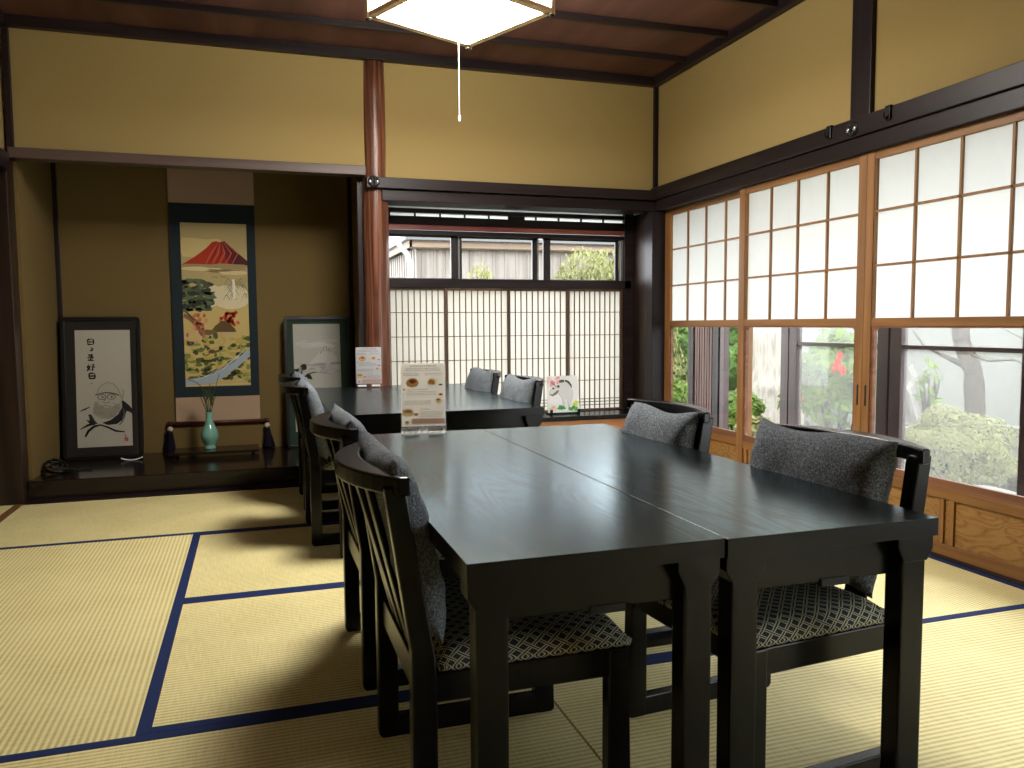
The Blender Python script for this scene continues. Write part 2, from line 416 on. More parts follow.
trim('brown floor threshold of the left opening', 'threshold', (-1.315, YF, -.03, -1.272, YB-.09, .003), cat='threshold')
trim('brown lintel board across the top of the alcove', 'lintel', (-1.268, YB-.05, 1.94, .70, YB+.05, 1.998), cat='lintel')
trim('dark floor strip in front of the alcove step', 'darkx', (-1.27, 5.13, -.03, .70, 5.19, .006), (-1.27, 5.09, .0017, .70, 5.135, .006), bevel=0)
trim('dark door sill along the shoji doors', 'dark', (2.738, YF, -.03, 2.86, YB-.07, .006), cat='sill')

# alcove
struct(MB().box(-1.27, 5.19, -.03, .70, 6.1, .114).build('floor_alcove', 'alcove', bevel=.006), 'black brown lacquered alcove step', 'alcove floor')
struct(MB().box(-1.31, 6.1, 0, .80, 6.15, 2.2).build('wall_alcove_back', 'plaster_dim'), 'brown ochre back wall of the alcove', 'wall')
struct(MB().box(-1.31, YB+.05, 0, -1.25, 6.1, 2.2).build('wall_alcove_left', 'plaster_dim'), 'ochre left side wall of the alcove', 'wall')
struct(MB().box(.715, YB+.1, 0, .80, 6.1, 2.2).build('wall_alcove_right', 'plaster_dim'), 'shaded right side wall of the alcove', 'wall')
struct(MB().box(-1.31, YB+.06, 2.2, .80, 6.15, 2.24).build('ceiling_alcove', 'ceil'), 'board ceiling of the alcove', 'ceiling')
trim('thin dark corner batten at the back left of the alcove', 'darkz', (-1.25, 6.075, .114, -1.222, 6.1, 2.2))
trim('dark corner batten at the back right of the alcove', 'darkz', (.685, 6.06, .114, .715, 6.1, 2.2))
trim('dark board beside the red pillar inside the alcove', 'darkz', (.655, YB+.06, .114, .715, YB+.12, 1.955))

# alcove pillar: a slightly irregular polished log
m = MB(); n = 40; prof = []
for j in range(15):
    z = 2.66*j/14
    prof.append((.081+.0022*math.sin(j*1.7)+.0015*math.sin(j*3.1), z))
m.lathe(prof, n, (.768, YB+.045, 0))
m.v = [(x+.0016*math.sin(9*math.atan2(y-YB-.045, x-.768)+z*2), y, z) for x, y, z in m.v]
struct(m.build('pillar_alcove', 'pillar', smooth=True), 'round red brown polished alcove pillar with grooved grain', 'pillar')

def medallion(loc, rz, label):
    t = thing('nail_cover', label, 'nail cover', loc, rz, 'nail covers on the lintels'); t.scale = (1.3, 1, 1.3)
    MB().lathe([(.028, 0), (.028, .004), (.022, .008)], 20).build('backing_disc', 'iron', t, smooth=False).rotation_euler = (PI/2, 0, 0)
    for k in range(6):
        a = PI*k/3
        o = MB().sphere((.017*math.cos(a), -.008, .017*math.sin(a)), (.009, .005, .009), 10, 6).build('petal', 'steel' if k in (0, 3) else 'iron', t, smooth=True)
    MB().sphere((0, -.009, 0), (.007, .006, .007), 10, 6).build('boss', 'iron', t, smooth=True)
medallion((.745, YB-.0755, 1.898), 0, 'round metal flower nail cover on the lintel end at the red pillar')
medallion((XR-.0425, 3.18, 1.906), -PI/2, 'dark flower nail cover on the lintel below the upright post')
def hook(y, label):
    t = thing('picture_hook', label, 'hook', (XR-.042, y, 1.915), 0, 'black hooks on the shoji lintel')
    MB().box(-.012, -.016, .034, .03, .016, .043).build('top_plate', 'iron', t, bevel=.002)
    MB().box(-.010, -.014, -.02, -.0005, .014, .036).build('front_plate', 'iron', t, bevel=.003)
    MB().tube([(-.006, 0, -.005), (-.02, 0, -.016), (-.03, 0, -.008), (-.033, 0, .012)], .005, 8).build('hook_tip', 'iron', t, smooth=True)
hook(3.335, 'small black hook on the dark lintel, left of the upright post')
hook(2.95, 'small black hook on the dark lintel, right of the upright post')

# ------------------------------------------------------------------ back window
win = thing('window_1', 'back window of three clear panes over a paper screen lattice', 'window', (0, 0, 0), kind='structure')
Y = 5.5
fr = MB()
for z0, z1 in ((1.766, 1.795), (1.683, 1.742)): fr.box(.84, Y-.02, z0, 2.70, Y+.03, z1)
fr.box(.84, Y-.03, 1.255, 2.70, Y+.05, 1.318).box(.84, Y-.02, 1.618, 2.70, Y+.05, 1.648).box(.84, Y-.02, 1.812, 2.7, Y+.04, 1.85)
fr.box(2.645, Y-.03, .355, 2.72, Y+.06, 1.85).box(.80, Y-.03, .355, .86, Y+.06, 1.85)
fr.build('window_frame', 'darkx', win, bevel=.003)
MB().box(.86, Y-.035, 1.650, 2.64, Y-.005, 1.682).build('red_rail', 'redrail', win, bevel=.003)
MB().box(2.622, Y-.01, .36, 2.644, Y+.02, 1.62).build('side_track', 'alu_light', win, bevel=.002)
MB().quad((.84, Y+.01, 1.795), (2.7, Y+.01, 1.795), (2.7, Y+.01, 1.812), (.84, Y+.01, 1.812)).build('top_paper_strip', 'paper', win)
MB().quad((.84, Y+.01, 1.742), (2.7, Y+.01, 1.742), (2.7, Y+.01, 1.766), (.84, Y+.01, 1.766)).build('transom_paper', 'paper', win)
tb = MB()
for k in range(11):
    x = .90+.176*k
    tb.box(x-.006, Y-.004, 1.742, x+.006, Y+.008, 1.766)
tb.box(1.745, Y-.006, 1.742, 1.87, Y+.008, 1.766)
tb.build('transom_bars', 'dark', win)
# three glazed sashes
for i, (x0, x1) in enumerate(((.86, 1.362), (1.362, 1.975), (2.02, 2.622))):
    yy = Y+(.02 if i != 1 else .035)
    lf = (.0, .032, .035)[i]; rf = (.03, .035, .03)[i]
    s_ = MB().box(x0, yy, 1.315, x0+lf+.02, yy+.02, 1.622).box(x1-rf, yy, 1.315, x1, yy+.02, 1.622).box(x0, yy, 1.606, x1, yy+.02, 1.622).box(x0, yy, 1.315, x1, yy+.02, 1.325)
    sash = s_.build('glazed_sash', 'alu', win, bevel=.002)
    MB().quad((x0, yy+.01, 1.315), (x1, yy+.01, 1.315), (x1, yy+.01, 1.622), (x0, yy+.01, 1.622)).build('pane', 'glass', sash)
for x in (1.975, 1.385): MB().box(x, Y+.03, 1.318, x+.012, Y+.05, 1.62).build('sash_edge', 'alu_light', win)
# four lattice screens
edges = [.84, 1.283, 1.741, 2.197, 2.625]
for i in range(4):
    x0, x1 = edges[i], edges[i+1]; yy = Y-.012+(0 if i % 2 else .012)
    sw = .011
    f_ = MB().box(x0-sw, yy-.012, .345, x0+sw, yy+.012, 1.256).box(x1-sw, yy-.012, .345, x1+sw, yy+.012, 1.256).box(x0, yy-.012, 1.238, x1, yy+.012, 1.256).box(x0, yy-.012, .345, x1, yy+.012, .37)
    sc_ = f_.build('lattice_screen_frame', 'lframe', win, bevel=.002)
    b_ = MB(); nb = 10
    for k in range(1, nb):
        x = x0+sw+(x1-x0-2*sw)*k/nb; b_.box(x-.0032, yy-.007, .36, x+.0032, yy+.003, 1.245)
    for z in (1.085, .917, .749, .582, .443, .421, .398): b_.box(x0, yy-.006, z-.0028, x1, yy+.002, z+.0028)
    b_.build('lattice_bars', 'lattice', sc_)
    MB().quad((x0, yy+.005, .35), (x1, yy+.005, .35), (x1, yy+.005, 1.25), (x0, yy+.005, 1.25)).build('screen_paper', 'paper_warm', sc_)
struct(MB().box(.72, YB+.1, 0, .86, Y+.1, 1.86).build('wall_recess_left', 'darkz'), 'dark left cheek of the window recess', 'wall')
struct(MB().box(2.72, YB+.02, 0, 2.80, Y+.1, 1.80).build('wall_recess_right', 'brown'), 'brown board cheek at the right of the back window', 'wall')
struct(MB().box(.80, YB+.08, 1.81, 2.80, Y+.1, 1.86).build('ceiling_recess', 'darkx'), 'dark soffit of the window recess', 'soffit')
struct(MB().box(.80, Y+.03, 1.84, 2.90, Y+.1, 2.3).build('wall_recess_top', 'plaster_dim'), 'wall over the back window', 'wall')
trim('black sill board of the back window', 'black', (.84, YB-.03, .323, 2.695, Y+.06, .355), cat='sill')
trim('orange brown wooden panel below the back window sill', 'sill_orange', (.84, YB, -.03, 2.72, YB+.05, .323), cat='panel')

# ------------------------------------------------------------------ sliding shoji doors with glass below
def shoji(n, y0, y1, x, label, sl=.045, sr=.045, pull=None, pair_at=()):
    """y0 < y1; the frame runs along the wall"""
    d = thing('door_%d' % n, label, 'sliding door', (0, 0, 0), kind='structure')
    X0, X1 = x, x+.028
    for a, b in ((y1-sl, y1), (y0, y0+sr)):
        MB().box(X0-.003, a, .006, X1, b, 1.79).build('stile', 'cedar', d, bevel=.002)
    ya, yb = y0+sr, y1-sl
    for z0, z1 in ((1.752, 1.79), (.98, 1.018), (.25, .292), (.006, .055)):
        MB().box(X0, ya, z0, X1, yb, z1).build('rail', 'cedary', d, bevel=.002)
    lat = MB()
    for k in (1, 2, 3):
        y = ya+(yb-ya)*k/4; lat.box(X0+.004, y-.0055, 1.018, X0+.016, y+.0055, 1.752)
    for z in (1.513, 1.262): lat.box(X0+.004, ya, z-.0055, X0+.016, yb, z+.0055)
    lat.box(X0+.002, ya, 1.018, X0+.018, ya+.008, 1.752).box(X0+.002, yb-.008, 1.018, X0+.018, yb, 1.752)
    lat.build('paper_lattice', 'cedar', d)
    MB().quad((X0+.017, ya, 1.01), (X0+.017, yb, 1.01), (X0+.017, yb, 1.76), (X0+.017, ya, 1.76)).build('shoji_paper', 'paper', d)
    # inner glass frame with rounded corners
    g0, g1, w_, r_ = .292, .98, .016, .02
    out = [(ya, g0), (yb, g0), (yb, g1), (ya, g1)]
    inn = []
    zb = g0+.038
    for cy, cz, a0 in ((yb-w_-r_, zb+r_, -PI/2), (yb-w_-r_, g1-.008-r_, 0), (ya+w_+r_, g1-.008-r_, PI/2), (ya+w_+r_, zb+r_, PI)):
        for k in range(6):
            a = a0+PI/2*k/5; inn.append((cy+r_*math.cos(a), cz+r_*math.sin(a)))
    m = MB()
    for xx in (X0+.004, X0+.022):
        b = len(m.v); vs = [(xx, p[0], p[1]) for p in out+inn]
        fs = []
        cor = {0: [4+20, 4+21, 4+22, 4+23], }
        # bottom, right, top, left strips
        I = lambda k: 4+(k % 24)
        fs.append((0, 1)+tuple(I(k) for k in range(2, -1, -1))+tuple(I(k) for k in range(23, 20, -1)))
        fs.append((1, 2)+tuple(I(k) for k in range(8, 1, -1)))
        fs.append((2, 3)+tuple(I(k) for k in range(14, 7, -1)))
        fs.append((3, 0)+tuple(I(k) for k in range(21, 13, -1)))
        m.add(vs, fs)
    nv = 28
    m.add([], [], 0)
    m.f += [(4+k, 4+(k+1) % 24, nv+4+(k+1) % 24, nv+4+k) for k in range(24)]; m.m += [0]*24
    m.build('glass_frame', 'redcedar', d)
    MB().quad((X0+.013, ya, g0), (X0+.013, yb, g0), (X0+.013, yb, g1), (X0+.013, ya, g1)).build('pane', 'glass', d)
    MB().box(X0+.012, ya, .055, X0+.018, yb, .25).build('base_panel', 'figured', d)
    rim = MB().box(X0+.006, ya, .055, X0+.012, ya+.007, .25).box(X0+.006, yb-.007, .055, X0+.012, yb, .25).box(X0+.006, ya, .245, X0+.012, yb, .25)
    rim.build('panel_bead', 'cedary', d)
    for py in pair_at:
        for o_ in (-.026, .026):
            MB().box(X0+.002, py+o_-.013, .055, X0+.012, py+o_+.013, .25).build('panel_strip', 'cedar', d, bevel=.003)
    if pull is not None:
        MB().box(X0-.0045, pull-.006, .60, X0+.004, pull+.006, .70).build('pull_slot', 'dark', d, bevel=.002)
    return d
F_, R_ = XR+.006, XR+.04
shoji(1, 4.105, 5.19, R_, 'paper and glass sliding door nearest the corner post', .125, .05)
shoji(2, 3.130, 4.168, F_, 'middle paper and glass sliding door with red azalea behind', .06, .048, 3.155, (4.055, 3.64))
shoji(3, 2.085, 3.128, F_, 'paper and glass sliding door at the right edge of the photo', .048, .048, 3.103, (3.02, 2.62))
shoji(4, 1.05, 2.12, R_, 'paper and glass sliding door right of the photo', pair_at=(1.6,))
shoji(5, .03, 1.07, F_, 'paper and glass sliding door beside the camera')
shoji(6, -1.0, .05, F_, 'paper and glass sliding door behind the camera')
shoji(7, -2.15, -1.0, R_, 'last paper and glass sliding door behind the camera')
# ------------------------------------------------------------------ tables
def make_table(loc, label, group):
    t = thing('dining_table', label, 'table', loc, 0, group)
    hx, hy = .2355, .79
    tp = MB().box(-hx, -hy, .585, hx, hy, .62); tp.m[-1] = 1
    tp.build('tabletop', ['black', 'top'], t, bevel=.0007)
    for sx in (-1, 1):
        for sy in (-1, 1):
            xo, xi = sx*(hx-.017), sx*(hx-.073)
            y0, y1 = sy*(hy-.012), sy*(hy-.058)
            lg = MB().box(min(xo, xi), min(y0, y1), 0, max(xo, xi), max(y0, y1), .54).build('leg', 'black', t, bevel=.004)
            a, b = sx*(hx-.003), sx*(hx-.088)
            pts = [(a, .585), (b, .585), (b, .566), (xi, .535), (xo, .535), (a, .558)]
            MB().prism(pts, 'Y', min(y0-sy*-.004, y1), max(y0-sy*-.004, y1)).build('leg_bracket', 'black', lg, bevel=.002)
    for sy in (-1, 1):
        y0, y1 = sy*(hy-.040), sy*(hy-.060)
        MB().box(-hx+.05, min(y0, y1), .505, hx-.05, max(y0, y1), .585).build('apron', 'black', t, bevel=.003)
        ya, yb_ = sy*(hy-.036), sy*(hy-.0595)
        MB().box(-.005, min(ya, yb_), .497, .06, max(ya, yb_), .512).build('folding_latch', 'iron', t, bevel=.0007)
    for sx in (-1, 1):
        MB().box(sx*.13-.014, -hy+.06, .553, sx*.13+.014, hy-.06, .585).build('underside_rail', 'black', t, bevel=.002)
    return t
make_table((.547, 2.0, 0), 'black ash table, left one of the near pair, menu stand on its far end', 'low black tables')
t0 = bpy.data.objects['dining_table']
def put_copy(src, loc, rz, label):
    c = copy_tree(src); c.location = loc; c.rotation_euler = (0, 0, rz); c['label'] = label; return c
put_copy(t0, (1.0205, 1.995, 0), 0, 'black ash table, right one of the near pair, closest to the glass doors')
put_copy(t0, (.547, 4.22, 0), 0, 'black ash table by the alcove pillar, left one of the far pair')
put_copy(t0, (1.0205, 4.22, 0), 0, 'black ash table below the back window, right one of the far pair')

# ------------------------------------------------------------------ chairs (front towards +x)
def make_chair(label, group):
    t = thing('dining_chair', label, 'chair', (0, 0, 0), 0, group)
    for s in (-1, 1):
        ya, yb_ = (.205, .240) if s > 0 else (-.240, -.205)
        prof = [(-.216, 0), (-.176, 0), (-.176, .33), (-.178, .375), (-.230, .706), (-.270, .706), (-.224, .39), (-.2245, .35), (-.2245, .010)]
        MB().prism(prof, 'Y', ya, yb_).build('rear_leg', 'black', t, bevel=.004)
        MB().prism([(.180, 0), (.222, 0), (.228, .008), (.221, .345), (.176, .345), (.176, .05)], 'Y', ya, yb_).build('front_leg', 'black', t, bevel=.004)
        MB().box(-.178, ya+.002, 0, .182, yb_-.002, .050).build('floor_runner', 'black', t, bevel=.003)
        MB().box(-.178, ya+.003, .288, .178, yb_-.003, .345).build('side_rail', 'black', t, bevel=.003)
    MB().box(.186, -.207, .290, .216, .207, .345).build('front_rail', 'black', t, bevel=.003)
    MB().box(-.212, -.207, .288, -.182, .207, .350).build('back_rail', 'black', t, bevel=.003)
    # crest: a crescent board bowed to the back
    out, inn = [], []
    for k in range(17):
        y = -.254+.508*k/16; tt = (y/.254)**2
        out.append((-.334+.088*tt, y)); inn.append((-.278+.056*tt, y))
    MB().prism(out+inn[::-1], 'Z', .690, .725).build('crest_rail', 'black', t, bevel=.005, seg=3)
    for y in (-.10, 0, .10):
        xt = -.300+.06*(y/.24)**2
        pr = [(-.205, .348), (-.193, .348), (xt+.014, .696), (xt, .696)]
        MB().prism(pr, 'Y', y-.031, y+.031).build('back_slat', 'black', t, bevel=.003)
    # upholstered seat
    m = MB(); n = 18
    x0, x1, hw = -.178, .236, .236
    top = []; 
    for i in range(n+1):
        for j in range(n+1):
            a, b = -1+2*i/n, -1+2*j/n
            ha = 1-abs(a)**8; hb = 1-abs(b)**8
            top.append(((x0+x1)/2+(x1-x0)/2*a*(1-.025*(1-max(0, ha*hb))), hw*b*(.98 if a < -.9 else 1), .346+.012+.030*(max(0, ha*hb))**.45))
    fs = [(i*(n+1)+j, (i+1)*(n+1)+j, (i+1)*(n+1)+j+1, i*(n+1)+j+1) for i in range(n) for j in range(n)]
    m.add(top, fs)
    rim = [i*(n+1) for i in range(n+1)]+[n*(n+1)+j for j in range(1, n+1)]+[i*(n+1)+n for i in range(n-1, -1, -1)]+[j for j in range(n-1, 0, -1)]
    b0 = len(m.v)
    cx = (x0+x1)/2
    for r_i in rim:
        x, y, z = m.v[r_i]; m.v.append((cx+(x-cx)*.985, y*.985, .3455))
    R = len(rim)
    m.f += [(rim[k], rim[(k+1) % R], b0+(k+1) % R, b0+k) for k in range(R)]+[tuple(b0+k for k in range(R))]; m.m += [0]*(R+1)
    m.build('seat', 'seat', t, smooth=True)
    return t
CH = [  # centre, rotation, label
 ((.486, 1.674), 0, 'black chair with lattice seat, nearest on the left side of the near tables'),
 ((.482, 2.385), 0, 'black chair second along the left side of the near tables'),
 ((.448, 3.91), .0, 'black chair at the left of the far tables, front one of two'),
 ((.455, 4.63), 0, 'black chair at the left of the far tables, closest to the alcove step'),
 ((1.122, 1.592), PI+.09, 'black chair with yellow lattice seat, nearest on the glass door side'),
 ((1.080, 2.40), PI+.03, 'black chair on the glass door side, far end of the near tables'),
 ((1.075, 3.92), PI, 'black chair at the right of the far tables, front one of two'),
 ((1.060, 4.60), PI, 'black chair at the right of the far tables, nearest the paper window'),
]
c0 = make_chair(CH[0][2], 'black chairs around the low tables')
c0.location = (CH[0][0][0], CH[0][0][1], 0)
for (x, y), rz, lb in CH[1:]: put_copy(c0, (x, y, 0), rz, lb)

# ------------------------------------------------------------------ back cushions
def pillow(seed, w=.44, h=.35, T=.065, sag=.0):
    r = random.Random(seed); nu, nv = 30, 26; vs = []; fs = []
    ph = [r.uniform(0, 6) for _ in range(8)]
    def P(i, j, side):
        a, b = -1+2*i/nu, -1+2*j/nv
        e = max(0, (1-abs(a)**6)*(1-abs(b)**3.4))**.55
        y = a*w/2*(1-.055*(1-abs(b)**2)*abs(a)**2+.0); z = b*h/2*(1-.06*(1-abs(a)**2)*abs(b)**2)
        wr = .45*(.006*math.sin(7*a+3*b+ph[0])*math.sin(5*b+ph[1])+.005*math.sin(13*a-9*b+ph[2])*abs(a)**2
              +.003*math.sin(9*a*b*3+ph[3])*(abs(a*b))**.7+.004*math.sin(22*b+ph[4]+3*a)*abs(a)**3)
        x = side*(T*e)+wr*e*1.3+sag*(b*b)*.5*h*.1
        z += .006*math.sin(4*a+ph[5])*b*b
        return (x, y, z+h/2)
    for side in (1, -1):
        b0 = len(vs)
        for i in range(nu+1):
            for j in range(nv+1): vs.append(P(i, j, side))
        for i in range(nu):
            for j in range(nv):
                q = (b0+i*(nv+1)+j, b0+(i+1)*(nv+1)+j, b0+(i+1)*(nv+1)+j+1, b0+i*(nv+1)+j+1)
                fs.append(q if side > 0 else q[::-1])
    m = MB(); m.add(vs, fs); return m
def weld(o):
    bm = bmesh.new(); bm.from_mesh(o.data); bmesh.ops.remove_doubles(bm, verts=bm.verts, dist=1e-4)
    bmesh.ops.recalc_face_normals(bm, faces=bm.faces); bm.to_mesh(o.data); bm.free()
    o.data.polygons.foreach_set('use_smooth', [True]*len(o.data.polygons))
CU = [ # chair index, local x, y, lean, width, height, thickness, label
 (0, -.160, .010, -.235, .45, .37, .046, 'grey tweed cushion standing on the nearest left chair'),
 (1, -.156, .010, -.235, .45, .37, .048, 'grey tweed cushion on the second chair along the left side'),
 (2, -.150, .0, -.235, .44, .36, .050, 'grey tweed cushion on the front left chair of the far tables'),
 (3, -.150, .0, -.235, .44, .36, .050, 'grey tweed cushion on the left chair beside the alcove step'),
 (4, -.150, -.03, -.19, .455, .352, .056, 'large grey tweed cushion standing upright on the nearest glass side chair'),
 (5, -.152, .01, -.235, .43, .335, .056, 'grey tweed cushion on the far chair beside the glass doors'),
 (6, -.148, .02, -.235, .43, .35, .052, 'grey tweed cushion on the front right chair of the far tables'),
 (7, -.148, .03, -.235, .43, .36, .052, 'grey tweed cushion on the right chair nearest the paper window'),
]
for k, (ci, lx, ly, lean, w_, h_, T_, lb) in enumerate(CU):
    (cx, cy_), rz, _ = CH[ci]
    o = pillow(11+k, w_, h_, T_).build('back_cushion', 'tweed')
    weld(o)
    tag(o, lb, 'cushion', 'grey tweed cushions on the chairs')
    R = Matrix.Rotation(rz, 4, 'Z')
    p = R @ Vector((lx, ly, .392))
    o.matrix_world = Matrix.Translation((cx+p.x, cy_+p.y, p.z)) @ R @ Matrix.Rotation(lean, 4, 'Y')

# ------------------------------------------------------------------ menu stands
def menu(loc, rz, label, sheet):
    t = thing('menu_stand', label, 'menu stand', loc, rz, 'clear menu stands on the tables')
    W, Hh = .158, .246
    MB().box(-W/2, -.002, .004, W/2, 0, Hh).build('front_pane', 'acrylic', t)
    MB().box(-W/2, .003, .004, W/2, .005, Hh).build('back_pane', 'acrylic', t)
    MB().box(-W/2, -.032, 0, W/2, .036, .004).build('foot_plate', 'acrylic', t)
    A = Art(W-.006, Hh-.024, sheet)
    ink, br = '4A4640', 'D8A860'
    A.textline(.2, .82, .955, .026, '38342E', 3)
    A.textline(.1, .9, .915, .02, ink, 4); A.textline(.08, .92, .885, .02, ink, 5)
    A.textline(.05, .44, .835, .017, ink, 6); A.textline(.05, .42, .81, .017, ink, 7); A.textline(.53, .96, .835, .017, ink, 8); A.textline(.55, .93, .81, .017, 'B87868', 9)
    A.blob(.25, .69, .145, .075, 'DDB070', 20); A.blob(.25, .70, .115, .05, 'E8C890', 18); A.blob(.26, .71, .075, .03, 'B06A3A', 12, .2, 2)
    A.blob(.70, .70, .12, .055, 'EFE6D0', 18); A.blob(.69, .70, .09, .038, 'DE9A40', 12, .25, 3); A.blob(.9, .655, .05, .014, '6A5040', 10)
    A.blob(.06, .585, .03, .018, 'DCB050', 10); A.textline(.13, .62, .585, .018, '38342E', 10)
    for i, v in enumerate((.55, .525, .5)): A.textline(.12, .8, v, .015, ink, 20+i)
    A.blob(.9, .50, .05, .018, 'B0603A', 10)
    A.stroke([(0, .435), (1, .435)], .012, 'F6F4EE')
    for i, v in enumerate((.40, .375, .35)): A.textline(.06, .68, v, .015, ink, 30+i)
    A.blob(.85, .40, .075, .042, 'E8D8B0', 14); A.blob(.84, .42, .045, .018, 'C8803A', 10)
    A.blob(.14, .22, .135, .065, 'E6CFA0', 18); A.blob(.14, .24, .09, .022, 'B89050', 12, .2); A.blob(.33, .19, .05, .025, 'D89870', 10, .2)
    A.textline(.42, .64, .27, .018, '38342E', 40)
    for i, v in enumerate((.225, .2, .175, .15)): A.textline(.42, .95, v, .014, ink, 41+i)
    A.poly([(.22, .035), (.98, .035), (.98, .125), (.22, .125)], 'E8C4B8'); A.textline(.25, .95, .10, .018, 'B86A60', 50); A.textline(.25, .93, .065, .018, 'B86A60', 51)
    A.blob(.12, .06, .05, .03, 'D8B060', 10)
    s_ = A.build('menu_sheet', t, thin=True); s_.location = (0, .0025, .024)
    for x in (-.042, .042): MB().box(x-.026, -.004, .007, x+.026, -.0021, .018).build('holder_clip', 'white', t, bevel=.001)
    return t
menu((.560, 2.76, .6205), -.16, 'clear menu stand with food pictures, on the near table', 'E8E4DA')
menu((.660, 4.90, .6205), -.10, 'clear menu stand with pale sheet, on the far table by the pillar', 'E4E6EA')  # same menu, sheet coloured cooler for the bluish light at the far table

# ------------------------------------------------------------------ ceiling lamp
L = thing('ceiling_lamp', 'square white paper lamp with wooden frame, hung under the ceiling', 'lamp', (.90, 3.515, 2.35), math.radians(24.8))
h, b = .285, .017
for s in (-1, 1):
    for z in (0, .255):
        bb = .034 if z == 0 else b
        MB().box(-h, s*(h+.008-bb/2)-bb/2, z, h, s*(h+.008-bb/2)+bb/2, z+.022).build('frame_rail', 'lampwood', L, bevel=.002)
        MB().box(s*(h+.008-bb/2)-bb/2, -h, z, s*(h+.008-bb/2)+bb/2, h, z+.022).build('frame_rail', 'lampwood', L, bevel=.002)
    for q in (-1, 1):
        MB().lathe([(.006, -.014), (.012, -.010), (.012, -.004), (.006, 0)], 10, (s*h, q*h, 0)).build('corner_cap', 'iron', L)
        MB().box(s*h-.011, q*h-.011, -.006, s*h+.011, q*h+.011, .285).build('corner_post', 'lampwood', L, bevel=.002)
    MB().box(-h+.011, s*(h-.004)-.001, .022, h-.011, s*(h-.004)+.001, .255).build('side_diffuser', 'diffuser_side', L)
    MB().box(s*(h-.004)-.001, -h+.011, .022, s*(h-.004)+.001, h-.011, .255).build('side_diffuser', 'diffuser_side', L)
MB().box(-h+.008, -h+.008, .010, h-.008, h-.008, .014).build('bottom_diffuser', 'diffuser', L)
MB().lathe([(.045, .285), (.05, .33), (.05, ZC-2.35)], 20).build('ceiling_mount', 'white', L, smooth=False)
MB().box(-h, -.012, .262, h, .012, .285).build('top_bar', 'lampwood', L)
MB().tube([(0, .01, .012), (0, .01, -.2), (0, .01, -.43)], .0016, 6).build('pull_cord', 'white', L)
MB().lathe([(.002, -.452), (.0055, -.448), (.0055, -.432), (.002, -.426)], 10, (0, .01, 0)).build('cord_knob', 'white', L)
# ------------------------------------------------------------------ hanging scroll in the alcove
S = thing('hanging_scroll', 'tall hanging scroll of a red mountain, pines and a stream, dark border', 'scroll', (-.255, 6.085, .318))
Wd, Hs = .567, 1.80
def sheet(name, x0, z0, x1, z1, y, mat, parent): return MB().box(x0, y-.0012, z0, x1, y, z1).build(name, mat, parent)
sheet('upper_silk', -Wd/2, 1.535, Wd/2, 1.80, 0, 'scroll_cream', S)
sheet('dark_border', -Wd/2, .18, Wd/2, 1.54, -.001, 'scroll_navy', S)
sheet('lower_silk', -Wd/2, 0.0, Wd/2, .184, 0, 'scroll_cream', S)
MB().tube([(-.318, -.004, -.004), (.318, -.004, -.004)], .013, 14).build('lower_rod', 'rod', S, smooth=True)
for s in (-1, 1): MB().lathe([(.014, 0), (.018, .004), (.018, .028), (.014, .032)], 14).build('rod_knob', 'rod', S, loc=(s*.314-(.0 if s > 0 else -.0), -.004, -.004)).rotation_euler = (0, s*PI/2, 0)
MB().tube([(-.28, -.002, 1.80), (.28, -.002, 1.80)], .009, 10).build('upper_rod', 'rod', S)
MB().tube([(-.18, -.002, 1.81), (0, .004, 1.872), (.18, -.002, 1.81)], .003, 6).build('hanging_cord', 'tassel', S)
A = Art(.438, 1.15, 'C0AC7A')  # ground colour darkened to hold the alcove's dim light
r = random.Random(3)
A.poly([(0, .0), (1, 0), (1, .55), (0, .55)], 'D0B878')
A.blob(.75, .55, .3, .08, 'E4D8B0', 16, .1, 4); A.blob(.42, .56, .22, .07, 'E2D6AE', 16, .1, 6); A.blob(.3, .85, .5, .06, 'DCC688', 18, .15, 9)
# mountain
A.poly([(0, .745), (.08, .765), (.22, .80), (.38, .848), (.47, .885), (.53, .892), (.58, .886), (.66, .893), (.76, .86), (.88, .815), (1, .775), (1, .74), (.6, .73), (.2, .735)], 'B4402C')
A.poly([(.64, .892), (.76, .86), (.88, .815), (1, .775), (1, .74), (.8, .735), (.72, .80)], '5A3034')
A.poly([(.60, .885), (.66, .893), (.74, .83), (.80, .745), (.70, .76)], '743038')
for k in range(9):
    u = .40+.05*k; A.stroke([(.57+.012*k, .885), (u+.06, .82), (u-.03, .755)], [.006, .02, .012], '7A2E2C' if k % 2 else 'CC6A50', False)
A.step()
A.blob(.5, .735, .55, .018, 'A89468', 22, .25, 5); A.blob(.25, .722, .3, .012, 'E0CF9C', 18, .2, 2); A.blob(.62, .71, .25, .012, '8A7A5A', 16, .3, 8); A.blob(.8, .70, .24, .012, 'DECB94', 16, .2, 3)
for u, v in ((.47, .675), (.52, .672), (.60, .678), (.64, .674)): A.stroke([(u-.02, v), (u, v-.004), (u+.02, v+.003)], .008, '5A5448', False)
A.step()
# misty pines with waterfall at right
for k in range(26):
    u, v = r.uniform(.64, .99), r.uniform(.55, .66); A.stroke([(u-.05, v-.02), (u, v+.015), (u+.05, v-.02)], [.004, .022, .004], r.choice(['8A8A6C', '76785C', 'A09C78']), False)
A.step(); A.poly([(.76, .66), (.80, .66), (.805, .54), (.765, .54)], 'F0EAD8')
